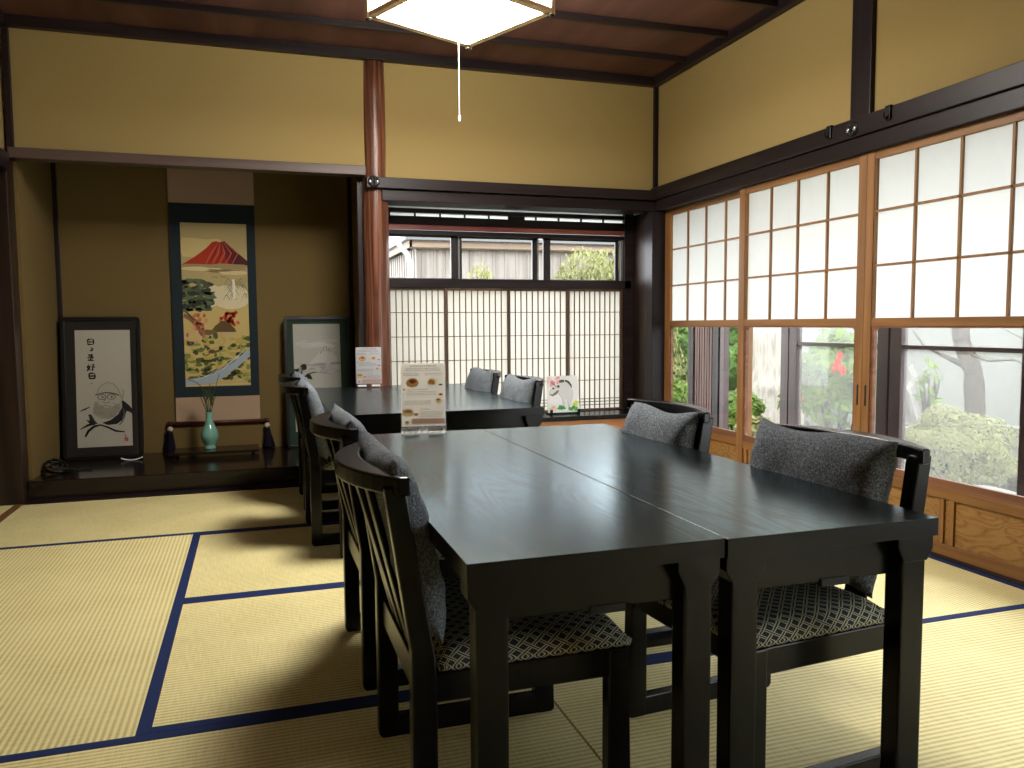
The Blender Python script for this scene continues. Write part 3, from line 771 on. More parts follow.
# big pine
A.stroke([(0, .44), (.10, .42), (.20, .38), (.26, .33), (.34, .28)], [.07, .07, .06, .06, .05], '8A6A4A')
A.stroke([(.02, .47), (.14, .42), (.22, .40)], [.03, .03, .02], '6A4E38')
for k in range(95):
    u, v = r.uniform(-.02, .44), r.uniform(.47, .655)
    if u*.42+abs(v-.56) > .235: continue
    A.blob(u, v, r.uniform(.04, .085), r.uniform(.010, .018), r.choice(['47503E', '59624A', '3A4436', '6A7458']), 9, .35, k, False)
    if k % 10 == 0: A.step()
A.step()
# maples and hut
for k in range(26):
    a, q = r.uniform(0, 6.28), r.uniform(0, 1)**.5
    A.blob(.70+.15*q*math.cos(a), .415+.055*q*math.sin(a), .03, .012, r.choice(['C84A34', 'D86A48', 'B83C2E']), 7, .4, k, False)
A.step()
for k in range(16):
    A.blob(r.uniform(.16, .36), r.uniform(.35, .44), .03, .014, r.choice(['C87A58', 'B8684A', 'D89A70']), 7, .4, k, False)
A.step()
A.poly([(.42, .345), (.48, .375), (.58, .405), (.66, .40), (.78, .355), (.80, .335), (.5, .335)], '6A5638')
A.poly([(.26, .33), (.34, .352), (.48, .345), (.52, .32), (.28, .315)], '7A6644'); A.poly([(.34, .315), (.76, .335), (.76, .318), (.34, .30)], 'C8B48A')
for k in range(150):
    u, v = r.uniform(0, 1), r.uniform(.03, .31)
    A.blob(u, v, r.uniform(.03, .08), r.uniform(.008, .018), r.choice(['6E7A3E', '88924E', '5A6436', 'A8A458', '4A5432', 'C0AC5E', 'C8B870']), 8, .35, k, False)
    if k % 14 == 0: A.step()
A.step()
for k in range(10): A.blob(r.uniform(.02, .4), r.uniform(.26, .34), .02, .01, r.choice(['D88A8A', 'C86A5A', 'E0B0A0']), 7, .3, k, False)
A.step()
A.stroke([(.3, .2), (.42, .225), (.55, .24), (.62, .28), (.55, .32)], [.05, .06, .05, .04, .03], 'C8AC6A')
A.poly([(0, .045), (.3, .06), (.55, .10), (.75, .15), (1, .235), (1, .185), (.8, .115), (.62, .065), (.45, .02), (0, .01)], 'A8B4BE')
for k in range(5): A.stroke([(.1+.1*k, .03+.014*k), (.4+.1*k, .075+.025*k), (.6+.08*k, .11+.03*k)], [.004, .012, .004], 'D4DCE2', False)
A.step()
A.blob(.41, .215, .05, .014, '6A5240', 10, .2); A.blob(.55, .235, .03, .014, '2E2824', 9, .2)
for u, v in ((.3, .10), (.36, .105), (.66, .055), (.72, .075)): A.blob(u, v, .03, .012, '3A3A34', 8, .4, int(u*90), False)
A.step(); A.stroke([(0, .006), (1, .012)], .012, 'D8CCA4')
pic = A.build('painting', S); pic.location = (.006, -.0026, .255)
# weights hanging from the rod ends
def weight(x, lean, label):
    t = thing('scroll_weight', label, 'scroll weight', (x, 6.065, .318), 0, 'tassel weights on the scroll rod')
    MB().tube([(0, 0, .012), (0, -.012, -.004), (lean*.1, -.012, -.02)], .0025, 6).build('loop', 'tassel', t)
    MB().sphere((lean*.2, -.012, -.038), .020, 16, 10).build('bead', 'pearl', t, smooth=True)
    MB().lathe([(.008, -.055), (.016, -.062), (.018, -.075), (.022, -.10), (.032, -.185), (.030, -.198)], 18, (lean*.5, -.012, 0)).build('knot', 'tassel', t, smooth=True)
    m = MB(); rr = random.Random(int(x*100)+500)
    for k in range(26):
        a = rr.uniform(0, 6.28); q = rr.uniform(.4, 1)
        m.tube([(lean*.5+.012*q*math.cos(a), -.012+.012*q*math.sin(a), -.07), (lean*1.2+.026*q*math.cos(a), -.012+.026*q*math.sin(a), -.13), (lean*2.2+.034*q*math.cos(a), -.012+.03*q*math.sin(a), -.199)], .0035, 5)
    m.build('tassel', 'tassel', t)
weight(-.578, 0, 'ivory bead and dark tassel weight at the left end of the scroll rod')
weight(.072, .012, 'ivory bead and dark tassel weight at the right end of the scroll rod')

# ------------------------------------------------------------------ framed pictures leaning in the alcove
def framed(x0, x1, y_bot, h, lean, matm, label, art, mw, glare):
    W = x1-x0
    t = thing('framed_picture', label, 'framed picture', ((x0+x1)/2, y_bot, .114), 0, 'framed ink pictures in the alcove')
    t.rotation_euler = (-lean, 0, 0)
    b, d = .024, .026
    m = MB()
    # rounded outline ring
    def ring(hw, z0, z1, r):
        pts = []
        for cx, cz, a0 in ((hw-r, z0+r, -PI/2), (hw-r, z1-r, 0), (-hw+r, z1-r, PI/2), (-hw+r, z0+r, PI)):
            for k in range(5):
                a = a0+PI/2*k/4; pts.append((cx+r*math.cos(a), cz+r*math.sin(a)))
        return pts
    o_, i_ = ring(W/2, 0, h, .028), ring(W/2-b, b, h-b, .006)
    n = len(o_)
    for y in (-d, 0): m.v += [(p[0], y, p[1]) for p in o_+i_]
    for k in range(n):
        k2 = (k+1) % n
        m.f += [(k, k2, n+k2, n+k), (2*n+k, 3*n+k, 3*n+k2, 2*n+k2), (k, 2*n+k, 2*n+k2, k2), (n+k, n+k2, 3*n+k2, 3*n+k)]; m.m += [0]*4
    m.build('frame', 'frame_black', t, bevel=.002)
    MB().box(-W/2+b-.004, -.012, b-.004, W/2-b+.004, -.004, h-b+.004).build('mount_board', matm, t)
    a = art.build('picture_sheet', t); a.location = (mw[0], -.0125, mw[1])
    MB().quad((-W/2+b, -.019, b), (W/2-b, -.019, b), (W/2-b, -.019, h-b), (-W/2+b, -.019, h-b)).build('front_glass', 'picglass', t)
    return t
# left: ink portrait of a bald bearded monk with five brushed characters
A = Art(.335, .785, 'BEB9AA'); K, G, G2 = '1C1A1A', '77746E', 'B4B0A6'  # paper colour lowered to carry the shade inside the alcove
def glyph(cx, cy, s, strokes):
    for st in strokes:
        n_ = len(st); A.stroke([(cx+p[0]*s, cy+p[1]*s*.427) for p in st], [.024+.014*math.sin(2.3*i+cx*50+cy*70) for i in range(n_)] if n_ > 1 else .02, K, False)
    A.step()
sun = [[(-.42, .42), (-.45, -.1), (-.40, -.5)], [(-.42, .42), (.1, .5), (.44, .40), (.46, -.05), (.42, -.5)], [(-.3, -.02), (.32, .02)], [(-.40, -.44), (.40, -.44)]]
x_ = .28
glyph(x_, .90, .115, sun)
glyph(x_+.02, .835, .08, [[(-.3, .4), (.3, .25)], [(.3, .25), (0, -.1), (-.35, -.45)], [(-.05, 0), (.25, -.3)]])
glyph(x_-.01, .765, .125, [[(-.2, .5), (.3, .5), (.28, .15), (-.2, .12), (-.2, .5)], [(-.18, .32), (.28, .32)], [(-.5, .02), (.5, .06)], [(.02, .02), (.02, -.4)], [(.02, -.18), (.36, -.16)], [(-.2, -.1), (-.35, -.4), (.1, -.42), (.55, -.5)]])
glyph(x_-.01, .682, .135, [[(-.25, .5), (-.4, 0), (-.05, -.4)], [(-.05, .3), (-.25, -.2), (-.5, -.5)], [(-.55, .12), (.0, .15)], [(.08, .42), (.48, .42), (.25, .15)], [(.25, .15), (.28, -.4), (.1, -.45)], [(.02, .05), (.58, .06)]])
glyph(x_+.01, .608, .115, sun)
A.blob(.275, .545, .012, .006, 'B05848', 8)
# robe
A.stroke([(.04, .305), (.14, .325), (.24, .345)], [.006, .03, .012], K)
for p in ([(.05, .155), (.2, .19), (.32, .2)], [(.17, .235), (.24, .21), (.30, .2)], [(.22, .275), (.25, .22), (.32, .19)]): A.stroke(p, [.01, .05, .03], '2A2828', False)
A.step()
A.poly([(.80, .40), (.86, .385), (.95, .35), (1, .32), (1, .275), (.96, .29), (.90, .30), (.86, .235), (.72, .19), (.55, .185), (.45, .205), (.6, .225), (.72, .265), (.78, .32)], '2C2A2A')
A.poly([(.20, .28), (.24, .235), (.32, .20), (.38, .195), (.32, .225), (.26, .28)], '3A3836')
A.stroke([(.14, .09), (.2, .14), (.30, .175), (.42, .188), (.55, .165), (.70, .13), (.86, .12)], [.035, .05, .045, .03, .035, .04, .02], K)
A.stroke([(.85, .32), (.86, .27), (.82, .21), (.76, .18)], [.01, .02, .03, .02], G)
A.poly([(.34, .40), (.32, .34), (.27, .31), (.30, .26), (.42, .235), (.58, .235), (.74, .27), (.82, .33), (.82, .40), (.80, .46), (.76, .51), (.66, .545), (.54, .55), (.44, .525), (.37, .47)], 'B8B3A5')
A.stroke([(.37, .455), (.40, .50), (.48, .535), (.58, .55), (.68, .535), (.75, .50), (.80, .44)], .010, G)
A.stroke([(.82, .48), (.86, .47), (.84, .42), (.80, .41)], .03, 'A09C94'); A.stroke([(.80, .44), (.84, .40), (.80, .37)], .012, G)
A.poly([(.33, .39), (.30, .33), (.31, .285), (.40, .25), (.55, .238), (.70, .262), (.79, .315), (.80, .37), (.70, .355), (.60, .335), (.50, .335), (.42, .36)], '9E998C')
rr = random.Random(5)
for k in range(90):
    a = rr.uniform(PI, 2*PI); q = rr.uniform(.45, 1); u, v = .55+.27*q*math.cos(a), .345+.10*q*math.sin(a)
    A.stroke([(u, v), (u+.012*math.cos(a), v-.012)], .008, rr.choice([G, '7E7A70', '8A867C', 'B0AC9F']), False)
A.step()
A.stroke([(.34, .445), (.42, .455), (.50, .462), (.60, .46), (.70, .45), (.78, .435)], [.03, .02, .028, .03, .028, .02], '66635E')
for cx in (.46, .63):
    A.stroke([(cx+.075*math.cos(a), .425+.022*math.sin(a)) for a in [PI*2*i/14 for i in range(15)]], .013, '55524E')
    A.blob(cx+.01, .424, .018, .007, K, 8, 0, 0, False)
A.step()
A.stroke([(.53, .43), (.51, .395), (.48, .385), (.52, .372), (.57, .375), (.60, .388)], .011, '66635E'); A.stroke([(.44, .345), (.52, .352), (.62, .342)], .011, '66635E'); A.stroke([(.36, .37), (.40, .385)], .01, G); A.stroke([(.66, .37), (.72, .36), (.7, .33)], .008, G)
A.stroke([(.86, .10), (.88, .08), (.85, .06)], .018, '8A6A5A'); A.poly([(.86, .07), (.92, .07), (.92, .04), (.86, .04)], 'B8584A'); A.stroke([(.84, .06), (.82, .03)], .008, 'B8685A')
framed(-1.222, -.735, 5.93, .955, .09, 'mat_dark', 'black framed ink portrait of a bald bearded monk with brushed characters', A, (.008, .082), 0)
# right: ink landscape
A = Art(.333, .78, 'B2B2A8')  # paper tone includes the alcove's shade
for k in range(14): A.blob(rnd.uniform(.2, .8), rnd.uniform(.78, .88), rnd.uniform(.1, .3), .012, rnd.choice(['BDBDB8', 'B2B2B0', 'C6C6C0']), 12, .2, k)
A.poly([(.30, .62), (.48, .70), (.60, .765), (.66, .79), (.72, .785), (.80, .745), (.92, .67), (.95, .62)], 'C0C0B8')
for p in ([(.66, .79), (.62, .75), (.66, .74)], [(.70, .788), (.70, .755), (.74, .745)], [(.74, .77), (.78, .73)], [(.60, .75), (.56, .72)]): A.stroke(p, .014, '6A6C74', False)
A.step()
for k in range(22): A.blob(rnd.uniform(0, 1), .60+rnd.uniform(-.04, .05)-(.02 if k % 2 else 0), rnd.uniform(.06, .16), .014, rnd.choice(['A8A8A4', 'B8B8B2', '98989A']), 9, .3, k, k % 4 == 0)
A.stroke([(.02, .25), (.12, .36), (.16, .45), (.14, .52), (.18, .60)], [.10, .07, .06, .04, .03], '4A4844'); A.stroke([(.15, .48), (.28, .53), (.40, .545), (.50, .55)], [.05, .03, .025, .01], '4A4844')
for u, v in ((.03, .57), (.20, .61), (.22, .59), (.33, .50), (.30, .515), (.05, .42), (.2, .35), (.12, .30)): A.blob(u, v, .06, .018, '33332F', 9, .4, int(u*99), False)
A.step(); A.poly([(.46, .375), (.52, .385), (.60, .36), (.68, .325), (.70, .295), (.56, .30), (.52, .35)], '55524A'); A.poly([(.46, .375), (.52, .36), (.50, .385)], 'EEE8D8')
framed(.207, .69, 5.95, .955, .09, 'mat_green', 'black framed ink landscape with green mount, partly behind the left chairs', A, (-.012, .12), 0)

# ------------------------------------------------------------------ low stand, vase, small things on the step
T = thing('display_stand', 'low dark lacquered board stand under the celadon vase', 'stand', (-.278, 5.84, .114))
MB().box(-.29, -.125, .026, .29, .125, .044).build('board', 'alcove', T, bevel=.003)
for s in (-1, 1): MB().prism([(-.11, 0), (-.08, 0), (-.07, .014), (.07, .014), (.08, 0), (.11, 0), (.12, .026), (-.12, .026)], 'X', s*.25-.012, s*.25+.012).build('foot', 'alcove', T)
V = thing('vase', 'small celadon green bottle vase with thin stems on the low stand', 'vase', (-.308, 5.85, .1582))
MB().lathe([(.037, 0), (.039, .006), (.033, .020), (.031, .026), (.045, .045), (.057, .075), (.059, .095), (.052, .125), (.036, .16), (.025, .19), (.021, .22), (.022, .245), (.026, .254), (.021, .252), (.017, .235), (.015, .15), (.012, .14)], 36).build('vase_body', 'celadon', V, smooth=True)
def stems(name, base, pts, mat, n):
    m = MB()
    for p in pts: m.tube([(0, 0, .16)]+p, [.0026]+[.0026*(1-.6*i/len(p)) for i in range(len(p))], 6)
    return m
FL = thing('flower_stems', 'sparse thin green twigs standing in the celadon vase', 'flower stems', (-.308, 5.85, .1582))
for p in ([(-.012, 0, .25), (-.05, -.01, .36), (-.06, 0, .37)], [(-.008, .01, .25), (-.03, .01, .37), (-.036, .01, .43)], [(.002, 0, .25), (-.006, 0, .40)], [(.008, .004, .25), (.012, .004, .37), (.01, .004, .45)],
          [(.012, -.003, .25), (.04, -.003, .35), (.058, 0, .37)], [(.004, -.006, .25), (.02, -.01, .36), (.05, -.01, .43), (.075, -.01, .52)], [(-.004, -.005, .25), (-.02, -.008, .40), (-.07, -.01, .46), (-.13, -.008, .485)]):
    MB().tube([(0, 0, .16)]+p, [.003, .003, .0026, .0022, .0016][:len(p)+1], 6).build('stem', 'stem_green', FL, smooth=True)
m = MB()
for k in range(12):
    z = .27+.10*rnd.random(); x = rnd.uniform(-.03, .03); a = rnd.uniform(-.5, .5)
    m.add([(x, -.004, z), (x+.006+.02*a, -.006, z+.03), (x+.03*a, -.005, z+.075), (x-.006+.02*a, -.003, z+.03)], [(0, 1, 2, 3)])
m.build('leaves', 'stem_green', FL)
# curled white paper
m = MB(); n_ = 12
for j in (0, 1):
    for i in range(n_+1):
        u = -1+2*i/n_; m.v.append((.066*u, (-.028 if j == 0 else .024), .004+.016*u*u))
m.f += [(i, i+1, n_+2+i, n_+1+i) for i in range(n_)]; m.m += [0]*n_
o = m.build('paper_strip', 'white', None, smooth=True); o.location = (-.795, 5.80, .1125); o.rotation_euler = (0, 0, .1)
so = o.modifiers.new('thickness', 'SOLIDIFY'); so.thickness = .002
tag(o, 'curled white strip of paper on the alcove step', 'paper')
# tangled cable with a plug
CB = thing('power_cord', 'tangled black power cord on the left corner of the alcove step', 'cord', (-1.178, 5.44, .114))
pts = []; r = random.Random(9)
for k in range(70):
    a = k*.42; rad = .030+.038*abs(math.sin(k*.23))
    pts.append((rad*.95*math.cos(a)+.02*math.sin(k*.11), rad*.9*math.sin(a), .008+.075*abs(math.sin(k*.17))*(.55+.45*math.sin(k*.41))))
MB().tube(pts, .0055, 8).build('cord_loops', 'cable', CB, smooth=True)
MB().box(.05, -.03, .002, .115, .0, .028).build('plug_socket', 'cable', CB, bevel=.005)
MB().tube([(.03, -.02, .006), (.09, .04, .006), (.16, .06, .006), (.20, .03, .006)], .004, 8).build('cord_tail', 'cable', CB, smooth=True)

# ------------------------------------------------------------------ card on its easel on the sill
E_ = thing('card_easel', 'small black easel under the painted card on the window sill', 'easel', (2.10, 5.33, .355))
for s in (-1, 1): MB().prism([(-.045, 0), (.07, 0), (.07, .012), (-.018, .014), (-.030, .038), (-.045, .038)], 'X', s*.105-.008, s*.105+.008).build('foot', 'black', E_, bevel=.002)
MB().box(-.115, -.02, .001, .115, .0, .013).build('ledge', 'black', E_, bevel=.002)
MB().prism([(.055, .011), (.07, .011), (.058, .16), (.047, .16)], 'X', -.012, .012).build('back_rest', 'black', E_)
A = Art(.243, .262, 'DCDCDE')
A.poly([(0, 0), (1, 0), (1, .22), (.6, .28), (.3, .2), (0, .26)], 'D0DCCB')
for u, v in ((.05, .86), (.11, .93), (.17, .84), (.30, .90), (.37, .94), (.42, .86), (.36, .82), (.14, .74), (.22, .80)): A.blob(u, v, .06, .05, rnd.choice(['D8A0A4', 'C8868E', 'E4C0BE']), 9, .3, int(u*99))
A.poly([(.36, .78), (.46, .86), (.58, .88), (.70, .82), (.78, .66), (.80, .46), (.74, .30), (.70, .10), (.64, .10), (.62, .32), (.56, .36), (.55, .08), (.49, .08), (.46, .38), (.36, .52), (.22, .48), (.12, .46), (.06, .54), (.14, .66), (.24, .72)], 'C9CACB')
A.stroke([(.36, .52), (.46, .38), (.50, .1)], .012, '8C8E90'); A.stroke([(.62, .32), (.66, .10)], .012, '8C8E90'); A.stroke([(.80, .60), (.80, .42), (.74, .3)], .010, '9A9C9E'); A.stroke([(.24, .72), (.10, .6), (.06, .54)], .010, '9A9C9E')
A.stroke([(.40, .84), (.50, .86), (.56, .85)], [.07, .09, .06], '55544F'); A.stroke([(.58, .87), (.68, .83), (.76, .74), (.78, .66)], [.05, .07, .06, .02], '4E4C48')
A.stroke([(.06, .50), (.16, .47), (.28, .53), (.36, .60)], [.02, .06, .08, .05], '77756C'); A.stroke([(.12, .80), (.22, .78), (.30, .70)], [.01, .03, .02], '66645F')
A.blob(.20, .66, .035, .03, '55534E', 9); A.blob(.36, .71, .045, .04, '55534E', 9)
A.blob(.52, .11, .035, .025, '3A3836', 8); A.blob(.68, .12, .03, .022, '55534E', 8)
for u, v, c in ((.36, .12, '4E8A5A'), (.40, .16, '5E9A68'), (.45, .12, '4E8A5A'), (.72, .08, '5E9A5A'), (.80, .12, '4E8A50'), (.88, .08, '6EA45E'), (.86, .22, 'B8C850'), (.93, .26, 'C8CC60'), (.10, .10, 'DCB8A8'), (.16, .14, 'D8A894'), (.22, .08, 'E0C0B0')): A.blob(u, v, .075, .05, c, 9, .35, int(u*77))
C_ = thing('painted_card', 'square card painted with a pale grey horse and flowers, on the window sill', 'card', (2.10, 5.318, .3690))
C_.rotation_euler = (-.16, 0, 0)
MB().box(-.1215, .0004, 0, .1215, .003, .262).build('card_board', 'white', C_)
A.build('painting', C_)
# ------------------------------------------------------------------ outside: sashes, garden, neighbour
GZ = -.28
struct(MB().box(2.86, YF, 2.02, 3.85, 6.4, 2.08).build('ceiling_veranda', 'ceil'), 'board ceiling of the narrow veranda', 'ceiling')
struct(MB().box(2.86, YF, -.1, 3.62, 6.4, -.04).build('floor_veranda', 'brown'), 'narrow wooden veranda floor outside the shoji', 'veranda floor')
wo = thing('window_2', 'dark metal outer sliding sashes along the veranda with hazy panes', 'window', kind='structure')
X = 3.70
for i, (y0, y1) in enumerate(((2.98, 3.05), (3.842, 3.93), (3.945, 4.035), (4.81, 4.895), (4.905, 4.99), (5.735, 5.80), (1.9, 2.0))):
    MB().box(X-.025, y0, -.12, X+.025, y1, 1.95).build('sash_stile', 'alu2', wo, bevel=.003)
MB().box(X-.02, 1.9, .836, X+.02, 3.842, .862).box(X-.02, 4.03, .836, X+.02, 4.81, .862).build('sash_crossbar', 'alu2', wo, bevel=.002)
MB().box(X-.04, YF, -.14, X+.04, 6.4, -.06).box(X-.04, YF, 1.93, X+.04, 6.4, 2.0).build('sash_track', 'alu2', wo)
for y0, y1 in ((2.0, 2.98), (3.05, 3.842), (4.03, 4.81)):
    MB().quad((X, y0, -.06), (X, y1, -.06), (X, y1, 1.93), (X, y0, 1.93)).build('hazy_pane', 'dusty', wo)
tb = thing('shutter_box', 'brown ribbed wooden shutter box at the far end of the veranda', 'shutter box', (X, 6.03, 0), kind='structure')
MB().box(-.02, -.16, -.12, .03, .17, 1.95).build('ribbed_boards', 'shutter', tb)
for k in range(8): MB().box(-.026, -.15+.04*k, -.1, -.02, -.145+.04*k, 1.93).build('rib', 'brown', tb)
for y in (-.225, .175): MB().box(-.04, y, -.12, .04, y+.08, 1.95).build('upright', 'alu', tb, bevel=.003)

m = MB(); n_ = 26
def gz(x, y): return GZ+.05*math.sin(x*1.7+y)+.04*math.sin(y*2.3-x)
xs = [3.75+i*.42 for i in range(22)]; ys = [-3+j*.75 for j in range(26)]
for x in xs:
    for y in ys: m.v.append((x, y, gz(x, y)-(0 if y < 20 else 0)))
for i in range(len(xs)-1):
    for j in range(len(ys)-1): m.f.append((i*26+j, (i+1)*26+j, (i+1)*26+j+1, i*26+j+1)); m.m.append(0)
struct(m.build('ground_garden', 'ground', smooth=True), 'pale gravel and moss ground of the garden', 'ground')
struct(MB().box(-4, 5.7, -.5, 3.74, 16, -.35).build('ground_yard', 'ground'), 'yard ground behind the back window', 'ground')
gw = struct(MB().box(6.9, -3, -.5, 7.05, 9.2, 2.2).box(6.78, -3, -.5, 6.9, 9.2, .0).build('wall_garden', 'conc', bevel=.01), 'pale rendered garden wall behind the bushes', 'garden wall')

def leaf_mesh(c, rad, n, size, seed, flat=0., shell=.35, wisp=0.):
    r = random.Random(seed); m = MB()
    for k in range(n):
        d = Vector((r.gauss(0, 1), r.gauss(0, 1), r.gauss(0, 1))).normalized()
        if d.z < -.35: d.z = abs(d.z)
        q = 1-shell*r.random()**1.6
        lump = 1+.10*math.sin(d.x*5+seed)*math.sin(d.y*6+1)+.08*math.sin(d.z*9+d.x*4)
        p = Vector((d.x*rad[0], d.y*rad[1], d.z*rad[2]))*q*lump+Vector(c)
        nn = (d+Vector((r.uniform(-.8, .8), r.uniform(-.8, .8), r.uniform(-.5, .9)))).normalized()
        a = nn.cross(Vector((r.uniform(-1, 1), r.uniform(-1, 1), r.uniform(-1, 1)))).normalized(); b = nn.cross(a)
        if wisp: b = (b+Vector((0, 0, wisp))).normalized()
        s = size*r.uniform(.6, 1.3)
        m.add([p-b*s, p+a*s*.42, p+b*s, p-a*s*.42], [(0, 1, 2, 3)])
    return m
def bush(name, c, rad, n, size, mat, label, seed, flowers=(), wisp=0., stem=True, core=None):
    t = thing(name, label, 'bush', (c[0], c[1], gz(c[0], c[1]) if c[0] > 3.7 else -.35))
    bz = t.location.z; off = (0, 0, c[2]-bz)
    leaf_mesh(off, rad, n, size, seed, wisp=wisp).build('foliage', mat, t, recalc=False)
    if rad[2] > .6 and not wisp: MB().sphere(off, tuple(q*.72 for q in rad), 20, 12).build('inner_foliage', mat, t, smooth=True)
    m = MB(); r = random.Random(seed)
    for k in range(7):
        a = 2*PI*k/7+r.uniform(-.3, .3)
        m.tube([(.03*math.cos(a), .03*math.sin(a), 0), (rad[0]*.4*math.cos(a), rad[1]*.4*math.sin(a), off[2]*.8+.05), (rad[0]*.75*math.cos(a), rad[1]*.75*math.sin(a), off[2]+rad[2]*.45)], [.018, .012, .005], 6)
    m.build('branches', 'bark_dark', t)
    for k, (dx, dy, dz, s) in enumerate(flowers):
        f = MB()
        for q in range(7):
            a = 2*PI*q/7
            p = Vector((dx, dy, dz+off[2])); e = Vector((-.45, math.cos(a), math.sin(a)))*s; g = Vector((-.3, math.cos(a+.5), math.sin(a+.5)))*s*.7; h_ = Vector((-.3, math.cos(a-.5), math.sin(a-.5)))*s*.7
            f.add([p, p+g, p+e, p+h_], [(0, 1, 2, 3)])
        f.build('red_flower', 'flower', t, recalc=False)
    return t
bush('round_bush', (5.05, 4.74, -.06), (.44, .46, .38), 9500, .019, 'leaf_pale', 'clipped round pale yellow green bush outside the right door', 21)
bush('azalea_bush', (4.98, 5.92, .34), (.42, .52, .56), 2200, .050, 'leaf_mid', 'loose green azalea bush with red flowers behind the hazy pane', 22,
     [(-.32, -.38, .31, .055), (-.33, -.45, .26, .05), (-.31, -.32, .27, .05), (-.32, -.40, .38, .045), (-.46, -.08, -.01, .04)])
bush('low_bush', (4.5, 6.72, .05), (.25, .22, .27), 900, .04, 'leaf_mid', 'small fresh green bush at the foot of the pale trunk', 23)
bush('shade_bush', (6.0, 10.6, .55), (.7, .9, .75), 2600, .06, 'leaf_deep', 'deep green bush seen through the farthest pane', 24, [(-.6, .5, .35, .08)])
bush('edge_bush', (5.4, 9.8, -.05), (.4, .42, .3), 1100, .05, 'leaf_mid', 'low green bush in front of the deep green one', 25)
bush('sprout_bush', (5.25, 5.18, .40), (.10, .11, .30), 60, .045, 'leaf_mid', 'thin leafy shoots beside the pointed grey stone', 26, wisp=.8)
bush('pale_shrub', (4.32, 5.5, -.08), (.18, .22, .2), 900, .04, 'leaf_pale', 'low pale shrub in front of the azalea', 27)
bush('white_shrub', (4.25, 6.12, -.04), (.18, .18, .2), 700, .035, 'leaf_pale', 'small pale shrub near the veranda below the trunk', 28)
bush('bamboo_bush', (3.5, 7.7, .72), (.92, .45, .98), 8500, .034, 'leaf_pale', 'tall wispy light green bush outside the back window', 29, wisp=1.2)
bush('slender_bush', (2.2, 7.9, .65), (.26, .25, .95), 900, .034, 'leaf_pale', 'sparse yellow green shoots against the board wall', 30, wisp=1.5)

bush('rear_hedge', (8.2, 14.0, .9), (1.3, 3.0, 2.2), 9000, .10, 'leaf_deep', 'tall green hedge at the far end of the garden', 31)

def rock(c, rad, label, seed, sharp=0.):
    r = random.Random(seed)
    bm = bmesh.new(); bmesh.ops.create_icosphere(bm, subdivisions=4, radius=1)
    ph = [r.uniform(0, 6) for _ in range(6)]
    for v in bm.verts:
        d = v.co.normalized()
        k = 1+.13*math.sin(4*d.x+ph[0])*math.sin(3*d.y+ph[1])+.08*math.sin(9*d.z+5*d.y+ph[2])+.05*math.sin(15*d.x+ph[3]+8*d.z)
        w_ = 1-sharp*max(0, d.z)
        v.co = Vector((d.x*rad[0]*k*w_, d.y*rad[1]*k*w_, d.z*rad[2]*k))
    me = bpy.data.meshes.new('garden_stone'); bm.to_mesh(me); bm.free(); me.materials.append(M['stone'])
    o = bpy.data.objects.new('garden_stone', me); COL.objects.link(o); o.location = c
    tag(o, label, 'stone')
rock((5.6, 5.70, -.02), (.28, .30, .60), 'tall pointed grey garden stone left of the leaning tree', 1, .6)
rock((4.55, 3.95, -.27), (.40, .55, .16), 'flat pale stone in front of the round bush', 2)
rock((4.55, 7.35, -.22), (.35, .5, .28), 'pale rounded stone below the thick trunk', 3)
rock((6.15, 8.55, -.1), (.5, .7, .42), 'large grey stone beside the thick trunk at left', 4)
rock((4.35, 5.0, -.25), (.24, .3, .16), 'small low stone between bush and azalea', 5)
rock((5.7, 4.2, -.2), (.4, .5, .22), 'grey stone behind the round bush at right', 6)

def tree(name, label, path, rads, branches, mat):
    t = thing(name, label, 'tree', path[0])
    o = Vector(path[0]); r = random.Random(len(path)*7+int(path[0][0]*10))
    P = []; R = []
    for i in range(len(path)-1):
        for k in range(6):
            f = k/6; P.append(Vector(path[i]).lerp(Vector(path[i+1]), f)-o); R.append((rads[i]*(1-f)+rads[i+1]*f)*(1+.05*r.uniform(-1, 1)))
    P.append(Vector(path[-1])-o); R.append(rads[-1])
    MB().tube(P, R, 20).build('trunk', mat, t, smooth=True)
    for b in branches:
        MB().tube([Vector(p)-o for p, _ in b], [q for _, q in b], 7).build('branch', mat if len(b) > 6 else 'bark_dark', t, smooth=True)
tree('thick_tree', 'thick pale grey tree trunk outside the middle door', [(5.35, 7.45, -.4), (5.35, 7.43, -.05), (5.38, 7.40, .6), (5.42, 7.36, 1.4), (5.45, 7.3, 3.2)], [.44, .34, .28, .26, .24], [], 'bark')
tree('leaning_tree', 'slender pale leaning tree with bare twigs against the garden wall',
     [(6.1, 5.50, -.4), (6.1, 5.50, .25), (6.1, 5.53, .55), (6.1, 5.66, .80), (6.1, 5.70, 1.0), (6.1, 5.6, 2.4)], [.10, .085, .08, .075, .07, .05],
     [[((6.08, 5.55, .58), .03), ((6.0, 5.8, .70), .018), ((6.0, 6.0, .78), .011), ((6.0, 6.15, .93), .006)],
      [((6.1, 5.6, .72), .02), ((6.0, 5.3, .66), .012), ((6.0, 5.05, .68), .008), ((6.0, 4.9, .62), .005)],
      [((6.0, 4.80, -.3), .012), ((6.0, 4.85, .1), .011), ((6.0, 4.78, .4), .010), ((6.0, 4.62, .75), .008), ((6.0, 4.66, 1.1), .006)],
      [((6.0, 4.68, -.3), .012), ((6.0, 4.66, .1), .011), ((6.0, 4.58, .4), .009), ((6.0, 4.45, .55), .007), ((6.0, 4.40, .9), .005)],
      [((6.0, 4.66, .62), .007), ((6.0, 4.85, .80), .006), ((6.0, 5.2, .95), .004)]], 'bark_dark')

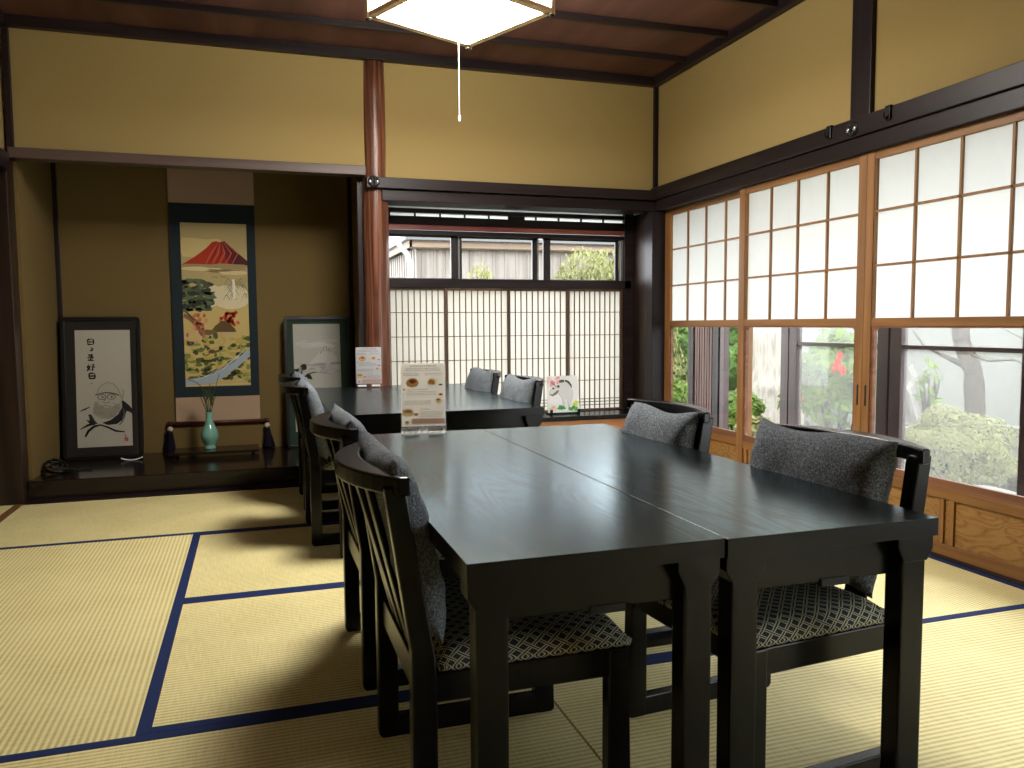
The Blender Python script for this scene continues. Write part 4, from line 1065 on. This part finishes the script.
# neighbour's outbuilding seen through the back window
H_ = thing('outbuilding', 'weathered board outbuilding with pale roof beyond the back window', 'building', (4.0, 10.4, -.35))
hx0, hx1, hy0, hy1 = 1.78-4.0, 4.35-4.0, 9-10.4, 12.5-10.4
m = MB().box(hx0, hy0, 0, hx1, hy1, 2.22)
for k in range(18):
    x = hx0+.14*k+.05; m.box(x, hy0-.012, 0, x+.022, hy0, 2.22)
for k in range(22):
    y = hy0+.16*k; m.box(hx0-.012, y, 0, hx0, y+.022, 2.22)
m.build('board_wall', 'housewood', H_)
MB().box(hx0-.10, hy0-.10, 2.215, hx1, hy0-.075, 2.30).box(hx0-.10, hy0-.10, 2.215, hx0-.075, hy1, 2.30).box(hx0-.075, hy0-.075, 2.205, hx1, hy0, 2.22).build('eave_board', 'fascia', H_)
MB().prism([(hy0-.16, 2.29), (hy0-.16, 2.325), (hy1, 4.2), (hy1, 2.29)], 'X', hx0-.16, hx1).build('roof', 'roofing', H_)  # pitch raised so the roof hides bright sky from the tabletop reflections
dp = thing('downpipe', 'pale grey rainwater downpipe at the corner of the outbuilding', 'pipe', (1.68, 8.93, -.35))
MB().tube([(-.13, -.02, 2.36), (-.12, -.02, 2.24), (-.03, 0, 2.14), (0, 0, 2.05), (0, 0, 1.5), (0, 0, .05)], .030, 14).build('pipe_run', 'pvc', dp, smooth=True)
for z in (1.85, .8): MB().lathe([(.036, 0), (.036, .03)], 16, (0, 0, z)).build('clamp', 'pvc', dp)
SKY, EXPO = 3.65, 1.4
# ------------------------------------------------------------------ camera, light
cam = bpy.data.cameras.new('camera'); co_ = bpy.data.objects.new('camera', cam); COL.objects.link(co_)
yaw, pit, rol = 0.3108990, -0.0744887, -0.0066044
f_ = Vector((math.sin(yaw)*math.cos(pit), math.cos(yaw)*math.cos(pit), math.sin(pit)))
r_ = Vector((math.cos(yaw), -math.sin(yaw), 0)); u_ = r_.cross(f_)
r2 = r_*math.cos(rol)+u_*math.sin(rol); u2 = u_*math.cos(rol)-r_*math.sin(rol)
mw = Matrix((r2, u2, -f_)).transposed().to_4x4(); mw.translation = Vector((0, 0, 1)); co_.matrix_world = mw
cam.sensor_width = 36; cam.lens = 801.1/1024*36; cam.clip_start = .02
sc.camera = co_
w = bpy.data.worlds.new('overcast_sky'); sc.world = w; w.use_nodes = True
nt = w.node_tree; bg = nt.nodes['Background']
bg.inputs[0].default_value = (.93, .97, 1.0, 1); bg.inputs[1].default_value = SKY
sc.view_settings.view_transform = 'Standard'; sc.view_settings.look = 'None'
sc.view_settings.exposure = EXPO; sc.view_settings.gamma = 1; sc.view_settings.use_curve_mapping = False
cy = sc.cycles
cy.max_bounces = 12; cy.diffuse_bounces = 6; cy.glossy_bounces = 4; cy.transmission_bounces = 8; cy.transparent_max_bounces = 12
cy.use_denoising = True; cy.sample_clamp_indirect = 8
cy.caustics_reflective = False; cy.caustics_refractive = False
def portal(loc, rot, sx, sy):
    l = bpy.data.lights.new('daylight_portal', 'AREA'); l.shape = 'RECTANGLE'; l.size = sx; l.size_y = sy
    l.cycles.is_portal = True
    o = bpy.data.objects.new('daylight_portal', l); COL.objects.link(o); o.location = loc; o.rotation_euler = rot
